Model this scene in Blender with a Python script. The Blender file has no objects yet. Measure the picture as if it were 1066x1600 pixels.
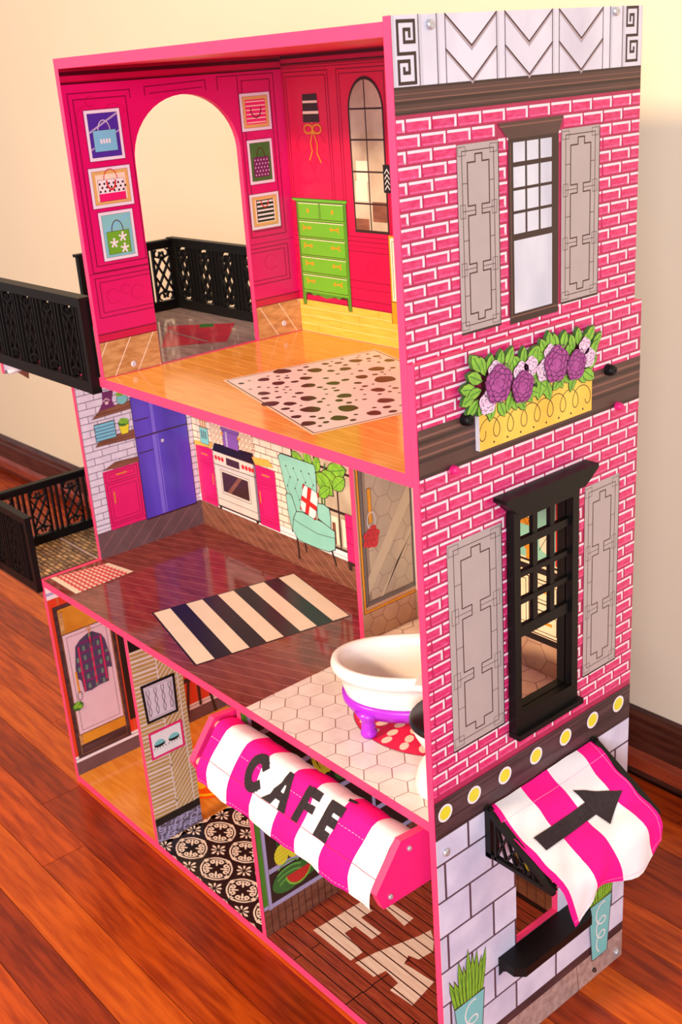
import bpy, bmesh, math, random
from mathutils import Vector, Matrix
random.seed(7)
S = bpy.context.scene
COL = S.collection
PI = math.pi

# ------------------------------------------------------------------ camera
cam = bpy.data.cameras.new('camera')
camo = bpy.data.objects.new('camera', cam); COL.objects.link(camo); S.camera = camo
RX = Vector((0.64718116, 0.75926912, -0.06831501))
RY = Vector((0.24059086, -0.28845944, -0.92677246))
RZ = Vector((-0.72337582, 0.58335371, -0.36935873))
M = Matrix.Identity(4)
for i in range(3):
    M[i][0] = RX[i]; M[i][1] = -RY[i]; M[i][2] = -RZ[i]
M.translation = Vector((1.59434114, -0.65495317, 1.12394268))
camo.matrix_world = M
cam.sensor_fit = 'VERTICAL'; cam.sensor_height = 36.0
cam.lens = 1749.644 / 1600 * 36.0
cam.clip_start = 0.02; cam.clip_end = 60
cam.dof.use_dof = True; cam.dof.focus_distance = 1.22; cam.dof.aperture_fstop = 16

# ------------------------------------------------------------------ world, light, exposure
W = bpy.data.worlds.new('World'); S.world = W; W.use_nodes = True
bg = W.node_tree.nodes['Background']
bg.inputs['Color'].default_value = (0.96, 0.94, 1.0, 1); bg.inputs['Strength'].default_value = 0.37

def area(name, loc, target, size, power, color, spread=180):
    l = bpy.data.lights.new(name, 'AREA'); l.shape = 'DISK'; l.size = size; l.energy = power; l.color = color
    l.spread = math.radians(spread)
    o = bpy.data.objects.new(name, l); COL.objects.link(o); o.location = loc
    o.rotation_euler = (Vector(target) - Vector(loc)).to_track_quat('-Z', 'Y').to_euler()
    return o
area('ceiling_lamp_light', (0.45, -2.6, 2.08), (0.3, 0.3, 0.7), 0.40, 88, (1.0, 0.73, 0.42))
area('window_daylight', (3.1, -2.3, 1.35), (0.5, 0.1, 0.6), 1.3, 84, (0.90, 0.91, 1.0))
vs = S.view_settings
S.display_settings.display_device = 'sRGB'
vs.view_transform = 'Standard'; vs.look = 'None'; vs.exposure = 0.30; vs.gamma = 1.0; vs.use_curve_mapping = False

# ------------------------------------------------------------------ materials
def lin(c):
    return tuple((x / 255 / 12.92) if x / 255 <= 0.04045 else ((x / 255 + 0.055) / 1.055) ** 2.4 for x in c) + (1.0,)
MATS = {}
def mat(name, rgb=None, rough=0.35, noise=0.0, scale=40, stretch=(1, 1, 1), rgb2=None, metal=0.0, spec=0.5, rand=0.0, coat=0.0, bump=0.0):
    """procedural colour: base colour, optionally mixed with rgb2 by stretched noise and varied per object"""
    if name in MATS: return MATS[name]
    m = bpy.data.materials.new(name); m.use_nodes = True
    nt = m.node_tree; b = nt.nodes['Principled BSDF']; L = nt.links
    b.inputs['Roughness'].default_value = rough; b.inputs['Metallic'].default_value = metal
    b.inputs['Specular IOR Level'].default_value = spec
    b.inputs['Coat Weight'].default_value = coat; b.inputs['Coat Roughness'].default_value = 0.06
    m.diffuse_color = lin(rgb)
    tc = nt.nodes.new('ShaderNodeTexCoord'); mp = nt.nodes.new('ShaderNodeMapping'); nz = nt.nodes.new('ShaderNodeTexNoise')
    mp.inputs['Scale'].default_value = stretch
    L.new(tc.outputs['Object'], mp.inputs['Vector']); L.new(mp.outputs['Vector'], nz.inputs['Vector'])
    nz.inputs['Scale'].default_value = scale; nz.inputs['Detail'].default_value = 4
    mix = nt.nodes.new('ShaderNodeMix'); mix.data_type = 'RGBA'
    c2 = rgb2 if rgb2 else tuple(x * 0.9 for x in rgb)
    mix.inputs['A'].default_value = lin(rgb); mix.inputs['B'].default_value = lin(c2)
    mr = nt.nodes.new('ShaderNodeMapRange')
    mr.inputs['From Min'].default_value = 0.35; mr.inputs['From Max'].default_value = 0.65
    mr.inputs['To Max'].default_value = noise if noise else 0.25
    L.new(nz.outputs['Fac'], mr.inputs['Value']); L.new(mr.outputs['Result'], mix.inputs['Factor'])
    out = mix.outputs['Result']
    if rand:
        oi = nt.nodes.new('ShaderNodeObjectInfo'); hs = nt.nodes.new('ShaderNodeHueSaturation')
        m2 = nt.nodes.new('ShaderNodeMapRange'); m2.inputs['To Min'].default_value = 1 - rand; m2.inputs['To Max'].default_value = 1 + rand
        L.new(oi.outputs['Random'], m2.inputs['Value']); L.new(m2.outputs['Result'], hs.inputs['Value'])
        L.new(out, hs.inputs['Color']); out = hs.outputs['Color']
        add = nt.nodes.new('ShaderNodeVectorMath'); add.operation = 'ADD'
        sc_ = nt.nodes.new('ShaderNodeMath'); sc_.operation = 'MULTIPLY'; sc_.inputs[1].default_value = 37
        L.new(oi.outputs['Random'], sc_.inputs[0]); L.new(tc.outputs['Object'], add.inputs[0]); L.new(sc_.outputs[0], add.inputs[1])
        L.new(add.outputs[0], mp.inputs['Vector'])
    L.new(out, b.inputs['Base Color'])
    if bump:
        bp = nt.nodes.new('ShaderNodeBump'); bp.inputs['Strength'].default_value = bump; bp.inputs['Distance'].default_value = 0.001
        L.new(nz.outputs['Fac'], bp.inputs['Height']); L.new(bp.outputs['Normal'], b.inputs['Normal'])
    MATS[name] = m
    return m

PINK = mat('pink_lacquered_edge', (252, 66, 118), 0.4)
BOARD = mat('raw_hardboard', (196, 184, 170), 0.7)
HOT = mat('hot_pink_panel', (240, 30, 120), 0.45)
INK = mat('ink_line', (62, 22, 26), 0.4)
INKM = mat('magenta_ink_line', (120, 6, 48), 0.35)
WHITE = mat('printed_white', (240, 236, 236), 0.35)
CREAM = mat('printed_cream', (246, 226, 200), 0.3)
BLACK = mat('black_print', (26, 20, 22), 0.3)
PLASTIC = mat('black_plastic', (14, 12, 12), 0.45, noise=0.3, scale=200, rgb2=(22, 19, 19), spec=0.22)
GOLD = mat('printed_gold', (226, 150, 30), 0.35, rgb2=(196, 128, 30), noise=0.5, scale=120)
GREY = mat('shutter_grey', (182, 168, 164), 0.5)
FRAMEW = mat('picture_frame_print', (232, 228, 238), .3)
MATTAN = mat('picture_mat_print', (222, 180, 104), .35)
SILVER = mat('printed_silver', (206, 202, 212), 0.35)
BROWN = mat('cornice_brown', (84, 56, 52), 0.45, noise=0.5, scale=25, rgb2=(70, 42, 38))
BROWN2 = mat('cornice_brown_light', (128, 84, 72), 0.45)
BROWN3 = mat('cornice_brown_dark', (52, 30, 28), 0.45)
DKWOOD = mat('dark_band_wood', (84, 58, 62), 0.42, noise=0.9, scale=14, stretch=(1, 1, 6), rgb2=(48, 32, 36))
MORTAR = mat('rose_mortar_print', (182, 40, 86), 0.45, noise=0.5, scale=60, rgb2=(158, 26, 70))
BRICK = mat('pink_brick_print', (210, 14, 92), 0.42, noise=0.55, scale=130, stretch=(1, 1, 2.2), rgb2=(230, 88, 146), rand=0.06)
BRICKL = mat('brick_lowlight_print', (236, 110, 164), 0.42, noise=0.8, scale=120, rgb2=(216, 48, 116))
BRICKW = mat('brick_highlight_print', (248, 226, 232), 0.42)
MARBLE = mat('marble_print', (226, 222, 232), 0.4, noise=0.8, scale=16, rgb2=(200, 196, 210), stretch=(1, 1, .6))
STONE = mat('grey_stone_print', (226, 222, 240), 0.42, noise=0.9, scale=22, rgb2=(200, 196, 220), rand=0.03)
STONEJ = mat('stone_joint_print', (92, 64, 74), 0.5)
GREEN = mat('leaf_green_print', (140, 200, 60), 0.4, noise=0.6, scale=120, rgb2=(96, 158, 44))
DGREEN = mat('deep_green_print', (60, 120, 50), 0.4, noise=0.5, scale=100, rgb2=(40, 90, 40))
DRESS = mat('dresser_green_print', (104, 176, 44), 0.35)
DRESSD = mat('dresser_dark_print', (80, 138, 40), 0.35)
MINT = mat('mint_print', (146, 208, 190), 0.35, noise=0.4, scale=40, rgb2=(124, 190, 176))
TEAL = mat('teal_pot_print', (126, 204, 204), 0.35)
BLUE = mat('sky_blue_print', (120, 200, 226), 0.35)
PURPLE = mat('purple_print', (72, 46, 160), 0.35)
PLUM = mat('plum_print', (112, 40, 100), 0.4)
FLOWER = mat('purple_flower_print', (158, 56, 136), 0.5, noise=0.7, scale=150, rgb2=(186, 88, 164))
LILAC = mat('lilac_flower_print', (244, 216, 234), 0.5, noise=0.6, scale=260, rgb2=(214, 164, 204))
YELLOW = mat('planter_yellow_print', (250, 208, 84), 0.45, noise=0.7, scale=14, rgb2=(238, 170, 44))
BULB = mat('bulb_yellow_print', (232, 222, 52), 0.4)
WALLM = mat('magenta_wall_print', (214, 14, 108), 0.3, noise=0.3, scale=8, rgb2=(214, 14, 78))
WALLD = mat('magenta_wall_shade_print', (196, 12, 72), 0.3)
WALLB = mat('crimson_cornice_print', (150, 6, 44), 0.3)
WOODT = mat('golden_wood_print', (242, 176, 84), 0.12, noise=0.8, scale=22, stretch=(1, 9, 9), rgb2=(226, 150, 58), rand=0.04, spec=0.6)
WOODL = mat('light_line_print', (252, 218, 158), 0.2)
WOODTAN = mat('tan_plank_print', (206, 162, 104), 0.3, noise=0.9, scale=30, stretch=(1, 1.5, 6), rgb2=(170, 120, 70))
WOODY = mat('yellow_plank_print', (242, 184, 78), 0.3, noise=0.8, scale=30, stretch=(1, 1, 8), rgb2=(232, 166, 60))
WOODM = mat('mahogany_print', (138, 62, 54), 0.1, noise=0.9, scale=26, stretch=(1, 3, 3), rgb2=(112, 44, 40), spec=0.6)
WOODML = mat('mahogany_line_print', (196, 132, 118), 0.15)
WALNUT = mat('walnut_wall_print', (140, 88, 66), 0.3, noise=0.8, scale=30, stretch=(1, 1, 4), rgb2=(108, 64, 48))
DUSK = mat('dusk_brown_print', (112, 84, 88), 0.3, noise=0.6, scale=30, rgb2=(92, 66, 70))
ORANGEW = mat('orange_floor_print', (226, 146, 58), 0.14, noise=0.8, scale=18, stretch=(1, 8, 8), rgb2=(206, 120, 40))
DECK = mat('red_deck_print', (158, 68, 46), 0.25, noise=0.9, scale=30, stretch=(1, 9, 9), rgb2=(122, 46, 32), rand=0.08)
DECKG = mat('deck_gap_print', (34, 16, 14), 0.3)
PALE = mat('bleached_plank_print', (236, 206, 190), 0.22, noise=0.6, scale=30, stretch=(1, 9, 9), rgb2=(216, 176, 156))
SUN = mat('amber_plank_print', (240, 186, 110), 0.22)
HEX = mat('hex_tile_print', (240, 222, 214), 0.1, noise=0.8, scale=40, rgb2=(226, 204, 198), rand=0.03, spec=0.6)
HEXJ = mat('hex_joint_print', (150, 104, 92), 0.2)
HEXD = mat('hex_wall_print', (198, 160, 132), 0.25, noise=0.7, scale=22, rgb2=(172, 134, 112))
WBRICK = mat('white_brick_print', (228, 222, 236), 0.35, noise=0.6, scale=60, rgb2=(206, 198, 220), rand=0.03)
CBRICK = mat('cream_brick_print', (246, 226, 204), 0.35, noise=0.5, scale=60, rgb2=(230, 206, 184), rand=0.03)
WJ = mat('white_brick_joint_print', (126, 116, 130), 0.4)
FRIDGE = mat('violet_fridge_print', (96, 74, 206), 0.25, noise=0.6, scale=6, stretch=(1, 4, .3), rgb2=(62, 44, 160))
CAB = mat('pink_cabinet_print', (232, 30, 112), 0.3)
STEEL = mat('stove_print', (228, 214, 204), 0.3, noise=0.5, scale=18, rgb2=(204, 188, 178), stretch=(1, 1, .4))
GLASSD = mat('dark_glass_print', (70, 40, 36), 0.2)
SHOWER = mat('shower_glass_print', (160, 146, 128), 0.22, noise=0.9, scale=9, stretch=(1, 1.4, .7), rgb2=(190, 172, 146))
PANE = mat('window_pane_print', (220, 222, 230), 0.3, noise=0.9, scale=14, stretch=(1, 1.3, .6), rgb2=(188, 190, 206))
PANEW = mat('bedroom_pane_print', (206, 190, 164), 0.3, noise=0.9, scale=16, rgb2=(160, 136, 112))
RED = mat('red_print', (206, 44, 40), 0.35)
WALLRED = mat('vermilion_wall_print', (222, 66, 36), 0.35, noise=0.3, scale=20, rgb2=(206, 50, 30))
LAV = mat('lavender_print', (176, 166, 204), 0.35)
PEARL = mat('pearl_door_print', (226, 196, 204), 0.35)
OCHRE = mat('ochre_print', (216, 150, 48), 0.35, noise=0.8, scale=20, rgb2=(190, 116, 30))
GRASS = mat('grasscloth_print', (196, 158, 96), 0.4, noise=0.6, scale=30, rgb2=(176, 134, 76))
GRASSL = mat('grasscloth_line_print', (232, 214, 206), 0.4)
BALC = mat('grey_plank_print', (190, 162, 154), 0.10, noise=0.9, scale=20, stretch=(1, 5, 5), rgb2=(156, 126, 120), spec=0.7)
ROSE = mat('melon_print', (222, 62, 84), 0.15, noise=0.8, scale=40, rgb2=(190, 60, 76), spec=0.7)
CLOTHP = mat('pink_cotton', (255, 22, 140), 0.8, noise=0.25, scale=500, bump=0.15, spec=0.15)
CLOTHW = mat('white_cotton', (238, 232, 234), 0.8, noise=0.15, scale=500, bump=0.15, spec=0.15)
FELT = mat('charcoal_applique', (50, 42, 46), 0.9, noise=0.5, scale=300, rgb2=(64, 54, 54), spec=0.1)
THREAD = mat('stitching', (255, 190, 220), 0.8)
PORC = mat('white_toy_plastic', (248, 240, 234), 0.22, spec=0.5)
VIOLET = mat('violet_toy_plastic', (176, 40, 210), 0.3)
SEATB = mat('black_toy_plastic', (22, 16, 18), 0.3)
SCREW = mat('screw_metal', (200, 200, 204), 0.35, metal=0.6)
FLOORA = mat('jatoba_floor_bright', (206, 92, 18), 0.27, noise=0.9, scale=11, stretch=(1, 10, 6), rgb2=(168, 62, 10), rand=0.06, spec=0.35)
FLOORB = mat('jatoba_floor', (194, 78, 16), 0.27, noise=1.0, scale=11, stretch=(1, 10, 6), rgb2=(146, 48, 8), rand=0.10, spec=0.35)
FLOORC = mat('jatoba_floor_dark', (162, 56, 14), 0.27, noise=1.0, scale=11, stretch=(1, 10, 6), rgb2=(118, 34, 8), rand=0.08, spec=0.35)
FLOORG = mat('floor_gap', (50, 18, 8), 0.6)
BASEB = mat('dark_baseboard_wood', (88, 44, 32), 0.3, noise=0.9, scale=12, stretch=(1, 9, 9), rgb2=(58, 26, 20))
SHOE = mat('red_shoe_moulding', (150, 60, 34), 0.3, noise=0.9, scale=12, stretch=(1, 9, 9), rgb2=(118, 40, 24))
PAINT = mat('cream_wall_paint', (236, 221, 196), 0.75, noise=0.3, scale=5, rgb2=(232, 215, 188))

# ------------------------------------------------------------------ helpers
def link(o, parent=None):
    COL.objects.link(o)
    if parent: o.parent = parent
    return o
def empty(name, loc, label, cat, group=None):
    o = bpy.data.objects.new(name, None); o.empty_display_size = 0.02; o.location = loc; COL.objects.link(o)
    o['label'] = label; o['category'] = cat
    if group: o['group'] = group
    return o
def mesh(name, verts, faces, mats, idx=None, parent=None, smooth=False, label=None, kind=None):
    me = bpy.data.meshes.new(name); me.from_pydata([tuple(v) for v in verts], [], faces)
    for m in (mats if isinstance(mats, (list, tuple)) else [mats]): me.materials.append(m)
    if idx: me.polygons.foreach_set('material_index', idx)
    if smooth: me.polygons.foreach_set('use_smooth', [True] * len(me.polygons))
    me.update()
    o = bpy.data.objects.new(name, me); link(o, parent)
    if label: o['label'] = label
    if kind: o['kind'] = kind
    return o

class MB:                       # collects faces, built as ONE mesh object
    def __init__(s): s.v = []; s.f = []; s.i = []; s.m = []
    def mi(s, m):
        if m not in s.m: s.m.append(m)
        return s.m.index(m)
    def add(s, vs, fs, m):
        n = len(s.v); s.v += [tuple(v) for v in vs]; k = s.mi(m)
        for f in fs: s.f.append([n + a for a in f]); s.i.append(k)
    def box(s, x0, x1, y0, y1, z0, z1, m):
        vs = [(x, y, z) for x in (x0, x1) for y in (y0, y1) for z in (z0, z1)]
        s.add(vs, [(0, 1, 3, 2), (4, 6, 7, 5), (0, 4, 5, 1), (2, 3, 7, 6), (0, 2, 6, 4), (1, 5, 7, 3)], m)
    def tube(s, pts, r, m, n=8, cap=True):
        pts = [Vector(p) for p in pts]; rr = r if isinstance(r, (list, tuple)) else [r] * len(pts); vs = []; fs = []
        for i, p in enumerate(pts):
            d = (pts[min(i + 1, len(pts) - 1)] - pts[max(i - 1, 0)]).normalized()
            a = d.orthogonal().normalized(); b = d.cross(a)
            if i and vs:
                pa = prev - d * prev.dot(d)
                if pa.length > 1e-6: a = pa.normalized(); b = d.cross(a)
            prev = a
            for k in range(n):
                t = 2 * PI * k / n; vs.append(p + (a * math.cos(t) + b * math.sin(t)) * rr[i])
        for i in range(len(pts) - 1):
            for k in range(n): fs.append((i * n + k, i * n + (k + 1) % n, (i + 1) * n + (k + 1) % n, (i + 1) * n + k))
        if cap: fs.append(tuple(range(n))[::-1]); fs.append(tuple((len(pts) - 1) * n + k for k in range(n)))
        s.add(vs, fs, m)
    def lathe(s, prof, c, m, n=24, sx=1, sy=1, rot=0, axis='z'):
        vs = []; fs = []; P = len(prof)
        for k in range(n):
            t = 2 * PI * k / n
            for r, h in prof:
                a, b = r * math.cos(t) * sx, r * math.sin(t) * sy
                a, b = a * math.cos(rot) - b * math.sin(rot), a * math.sin(rot) + b * math.cos(rot)
                q = (a, b, h) if axis == 'z' else ((h, a, b) if axis == 'x' else (a, h, b))
                vs.append((c[0] + q[0], c[1] + q[1], c[2] + q[2]))
        for k in range(n):
            for j in range(P - 1): fs.append((k * P + j, ((k + 1) % n) * P + j, ((k + 1) % n) * P + j + 1, k * P + j + 1))
        s.add(vs, fs, m)
    def build(s, name, parent=None, smooth=False, label=None, kind=None):
        return mesh(name, s.v, s.f, s.m, s.i, parent, smooth, label, kind)

# --- 2D shapes -> lists of polygons
def rect(a, b, c, d): return [[(a, b), (c, b), (c, d), (a, d)]]
def ell(cx, cy, rx, ry=None, n=18, rot=0):
    ry = ry or rx; co, si = math.cos(rot), math.sin(rot)
    return [[(cx + rx * math.cos(t) * co - ry * math.sin(t) * si, cy + rx * math.cos(t) * si + ry * math.sin(t) * co) for t in (2 * PI * k / n for k in range(n))]]
def line(pts, w, closed=False):
    out = []; P = list(pts) + ([pts[0]] if closed else [])
    for (a, b), (c, d) in zip(P[:-1], P[1:]):
        L = math.hypot(c - a, d - b)
        if L < 1e-9: continue
        ux, uy = (c - a) / L * w / 2, (d - b) / L * w / 2
        out.append([(a - ux - uy, b - uy + ux), (c + ux - uy, d + uy + ux), (c + ux + uy, d + uy - ux), (a - ux + uy, b - uy - ux)])
    return out
def box2(a, b, c, d, w): return line([(a, b), (c, b), (c, d), (a, d)], w, True)
def arc(cx, cy, rx, ry, a0, a1, n=14): return [(cx + rx * math.cos(math.radians(a0 + (a1 - a0) * k / n)), cy + ry * math.sin(math.radians(a0 + (a1 - a0) * k / n))) for k in range(n + 1)]
def clip(poly, x0, y0, x1, y1):
    for ax, val, s in ((0, x0, 1), (0, x1, -1), (1, y0, 1), (1, y1, -1)):
        out = []
        for i, p in enumerate(poly):
            q = poly[i - 1]; ip = s * (p[ax] - val) >= 0; iq = s * (q[ax] - val) >= 0
            if ip != iq:
                t = (val - q[ax]) / (p[ax] - q[ax]); out.append((q[0] + t * (p[0] - q[0]), q[1] + t * (p[1] - q[1])))
            if ip: out.append(p)
        poly = out
        if len(poly) < 3: return None
    return poly
def clipall(polys, r): return [c for c in (clip(p, *r) for p in polys) if c]

class Plane:                    # a printed face: 2D coordinates in metres on one face of a panel
    def __init__(s, axis, val, sign, parent): s.ax, s.val, s.sg, s.par = axis, val, sign, parent
    def p(s, q, d):
        v = s.val + s.sg * d
        return (v, q[0], q[1]) if s.ax == 'x' else ((q[0], v, q[1]) if s.ax == 'y' else (q[0], q[1], v))
    def sheet(s, name, items, layer=1, label=None, kind=None, parent=None):
        """items: (material, polygons) or (material, polygons, extra layer): flat print on the panel"""
        mb = MB()
        for k, it in enumerate(items):
            m, polys = it[0], it[1]; d = (layer + (it[2] if len(it) > 2 else 0) + 0.25 * k) * 0.00016
            for n_, po in enumerate(polys):
                e = d + (n_ % 9) * 2.5e-6; a = sum(po[i - 1][0] * po[i][1] - po[i][0] * po[i - 1][1] for i in range(len(po)))
                ccw_ok = (s.sg > 0) if s.ax != 'y' else (s.sg < 0)
                pp = po if (a > 0) == ccw_ok else po[::-1]
                mb.add([s.p(q, e) for q in pp], [tuple(range(len(pp)))], m)
        return mb.build(name, parent or s.par, label=label, kind=kind)
    def chip(s, name, poly, m, t=0.0006, extra=None, me=None, off=(0, 0)):
        """a thin raised piece (tile, plank, brick): its own object"""
        if me is None:
            mb = MB(); n = len(poly); lo = [s.p(q, 0) for q in poly]; hi = [s.p(q, t) for q in poly]
            lo = [Vector(a) - Vector(s.p((0, 0), 0)) for a in lo]; hi = [Vector(a) - Vector(s.p((0, 0), 0)) for a in hi]
            mb.add(lo + hi, [tuple(range(n, 2 * n))] + [(i, (i + 1) % n, n + (i + 1) % n, n + i) for i in range(n)], m)
            for (m2, polys) in (extra or []):
                for po in polys: mb.add([Vector(s.p(q, t * 1.25)) - Vector(s.p((0, 0), 0)) for q in po], [tuple(range(len(po)))], m2)
            me = bpy.data.meshes.new(name); me.from_pydata([tuple(v) for v in mb.v], [], mb.f)
            for q in mb.m: me.materials.append(q)
            me.polygons.foreach_set('material_index', mb.i)
            bm = bmesh.new(); bm.from_mesh(me); bmesh.ops.recalc_face_normals(bm, faces=bm.faces)
            bm.to_mesh(me); bm.free()
        o = bpy.data.objects.new(name, me); link(o, s.par); o.location = s.p(off, 0)
        return o, me

def prism(name, poly, ax, a, b, mats, parent, label=None):
    """extruded outline; mats = (edge, low face, high face)"""
    def P(q, v): return (v, q[0], q[1]) if ax == 'x' else ((q[0], v, q[1]) if ax == 'y' else (q[0], q[1], v))
    n = len(poly); mb = MB()
    ar = sum(poly[i - 1][0] * poly[i][1] - poly[i][0] * poly[i - 1][1] for i in range(n))
    po = poly if (ar > 0) == (ax != 'y') else poly[::-1]
    lo = [P(q, a) for q in po]; hi = [P(q, b) for q in po]
    mb.add(lo, [tuple(range(n))[::-1]], mats[1]); mb.add(hi, [tuple(range(n))], mats[2])
    mb.add(lo + hi, [(i, (i + 1) % n, n + (i + 1) % n, n + i) for i in range(n)], mats[0])
    return mb.build(name, parent, label=label)
def gridpanel(name, us, vs_, holes, ax, a, b, mats, parent, label=None):
    """rectangular panel with rectangular openings"""
    def P(q, v): return (v, q[0], q[1]) if ax == 'x' else ((q[0], v, q[1]) if ax == 'y' else (q[0], q[1], v))
    def hole(i, j):
        if i < 0 or j < 0 or i >= len(us) - 1 or j >= len(vs_) - 1: return True
        u = (us[i] + us[i + 1]) / 2; v = (vs_[j] + vs_[j + 1]) / 2
        return any(h[0] < u < h[2] and h[1] < v < h[3] for h in holes)
    mb = MB()
    for i in range(len(us) - 1):
        for j in range(len(vs_) - 1):
            if hole(i, j): continue
            c = [(us[i], vs_[j]), (us[i + 1], vs_[j]), (us[i + 1], vs_[j + 1]), (us[i], vs_[j + 1])]
            if ax == 'y': c = c[::-1]
            mb.add([P(q, a) for q in c], [(3, 2, 1, 0)], mats[1]); mb.add([P(q, b) for q in c], [(0, 1, 2, 3)], mats[2])
            for (di, dj, p, q) in ((0, -1, c[0], c[1]), (1, 0, c[1], c[2]), (0, 1, c[2], c[3]), (-1, 0, c[3], c[0])) if ax != 'y' else ((0, 1, c[0], c[1]), (1, 0, c[1], c[2]), (0, -1, c[2], c[3]), (-1, 0, c[3], c[0])):
                if hole(i + di, j + dj): mb.add([P(p, a), P(q, a), P(q, b), P(p, b)], [(0, 1, 2, 3)], mats[0])
    return mb.build(name, parent, label=label)
def boxpart(name, x0, x1, y0, y1, z0, z1, m, parent, label=None, bevel=0):
    mb = MB(); mb.box(x0, x1, y0, y1, z0, z1, m); o = mb.build(name, parent, label=label)
    if bevel:
        bm = bmesh.new(); bm.from_mesh(o.data); bmesh.ops.bevel(bm, geom=bm.edges[:], offset=bevel, segments=2, affect='EDGES', profile=0.5)
        bm.to_mesh(o.data); bm.free()
    return o

# ================================================================== THE ROOM
def struct(o): o['kind'] = 'structure'; return o
floor = struct(boxpart('floor', -3.6, 2.2, -1.6, 0.70, -0.05, -0.0165, FLOORG, None))
edges = [-1.56, -1.49, -1.42, -1.348, -1.276, -1.205, -1.133, -1.062, -0.99, -0.918, -0.847, -0.775, -0.703, -0.632, -0.56, -0.49, -0.42, -0.355, -0.287, -0.22, -0.15, -0.0765, -0.005, 0.055, 0.116, 0.178, 0.24, 0.3015, 0.363, 0.425, 0.487, 0.549, 0.611, 0.672]
rr = random.Random(11)
for k in range(len(edges) - 1):
    FLOORW = FLOORA if k in (22, 26, 19, 15) else (FLOORC if k in (21, 18, 27, 29, 30, 32, 25) else FLOORB)
    x = -3.6 - rr.uniform(0, 0.5)
    while x < 2.2:
        L = rr.uniform(0.55, 1.25); a, b = max(x, -3.6), min(x + L, 2.2)
        if b - a > 0.05:
            w = edges[k + 1] - edges[k]
            mb = MB(); mb.box(0.0006, b - a - 0.0006, 0.0005, w - 0.0005, -0.014, 0.0, FLOORW)
            o = mb.build('plank', floor); o.location = (a, edges[k], 0)
        x += L
# back wall, a little out of parallel with the house
wang = math.atan2(0.6845 - 0.6586, 0.65 + 1.715)
def wallpart(name, prof, m, kind=True):
    """profile in (distance into the room, z), run along the wall"""
    poly = prof; mb = MB(); n = len(poly)
    ends = []
    for s in (-4.2, 2.4):
        bx, by = 0.65 + s * math.cos(wang), 0.6845 + s * math.sin(wang)
        ends.append([(bx + d * math.sin(wang), by - d * math.cos(wang), z) for d, z in poly])
    mb.add(ends[0] + ends[1], [tuple(range(n)), tuple(range(2 * n - 1, n - 1, -1))] + [(i, n + i, n + (i + 1) % n, (i + 1) % n) for i in range(n)], m)
    o = mb.build(name); bm = bmesh.new(); bm.from_mesh(o.data); bmesh.ops.recalc_face_normals(bm, faces=bm.faces); bm.to_mesh(o.data); bm.free()
    return struct(o)
wallpart('wall_back', [(-0.012, -0.05), (-0.012, 2.7), (-0.1, 2.7), (-0.1, -0.05)], PAINT)
wallpart('baseboard_back', [(0.0, -0.012), (0.0, 0.088), (-0.002, 0.094), (-0.002, 0.104), (-0.006, 0.112), (-0.0115, 0.116), (-0.0115, -0.012)], BASEB)
wallpart('trim_1', [(0.012, 0.014), (0.010, 0.034), (0.0003, 0.043), (0.0003, 0.014)], SHOE)

# ================================================================== THE DOLLHOUSE
H = empty('dollhouse', (0.45, 0.16, 0), 'three-storey pink wooden dollhouse with brick print side, awnings and black balcony railings', 'dollhouse')
H_loc = Vector((0.45, 0.16, 0))
H.location = (0, 0, 0)          # parts are built in room coordinates
def part(o): o.parent = H; return o

# ---------------- side panels on the right
U, Lw = 0.889, 0.898
up = boxpart('upper_side_panel', 0.880, U, 0.0, 0.33, 0.7727, 1.158, PINK, H)
up.data.materials.append(MORTAR); up.data.polygons[1].material_index = 1
up.data.materials.append(WALLM); up.data.polygons[0].material_index = 2
WIN = (0.1235, 0.4680, 0.2078, 0.6970)      # y0, z0, y1, z1
CAFE = (0.1227, 0.155, 0.1975, 0.325)
low = gridpanel('lower_side_panel', sorted({0, CAFE[0], WIN[0], CAFE[2], WIN[2], 0.33}), [0, CAFE[1], CAFE[3], WIN[1], WIN[3], 0.8764], [WIN, CAFE], 'x', 0.8892, Lw, (PINK, CREAM, MORTAR), H)
PU = Plane('x', U, 1, up); PL = Plane('x', Lw, 1, low)

def bricks(PLN, y0, y1, ztops, pitch, joints, blockers, bw=0.0285, gap=0.0022, name='brick'):
    cache = {}
    for r, zt in enumerate(ztops):
        z1, z0 = zt, zt - pitch + gap
        j0 = joints[r % 2]; k = -2
        while j0 + k * 0.0305 < y1:
            segs = [(max(y0, j0 + k * 0.0305 + 0.001), min(y1, j0 + k * 0.0305 + 0.0305 - 0.001), True)]
            for b in blockers:
                if z0 > b[1] - 0.0005 and z1 < b[3] + 0.0005:
                    ns = []
                    for a, c, rt in segs:
                        if b[2] <= a or b[0] >= c: ns.append((a, c, rt)); continue
                        if a < b[0]: ns.append((a, b[0], False))
                        if c > b[2]: ns.append((b[2], c, rt))
                    segs = ns
            for a, c, rt in segs:
                w, h = round(c - a, 4), round(z1 - z0, 4)
                if w < 0.003: continue
                rt = rt and c < y1 - 0.0003
                key = (w, h, rt)
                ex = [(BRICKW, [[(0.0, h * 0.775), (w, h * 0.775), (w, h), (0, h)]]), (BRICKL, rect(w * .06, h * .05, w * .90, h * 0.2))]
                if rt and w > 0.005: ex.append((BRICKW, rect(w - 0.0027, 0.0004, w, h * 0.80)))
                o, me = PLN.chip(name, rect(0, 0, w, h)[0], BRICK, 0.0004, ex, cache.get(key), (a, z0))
                cache[key] = me
            k += 1
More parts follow.
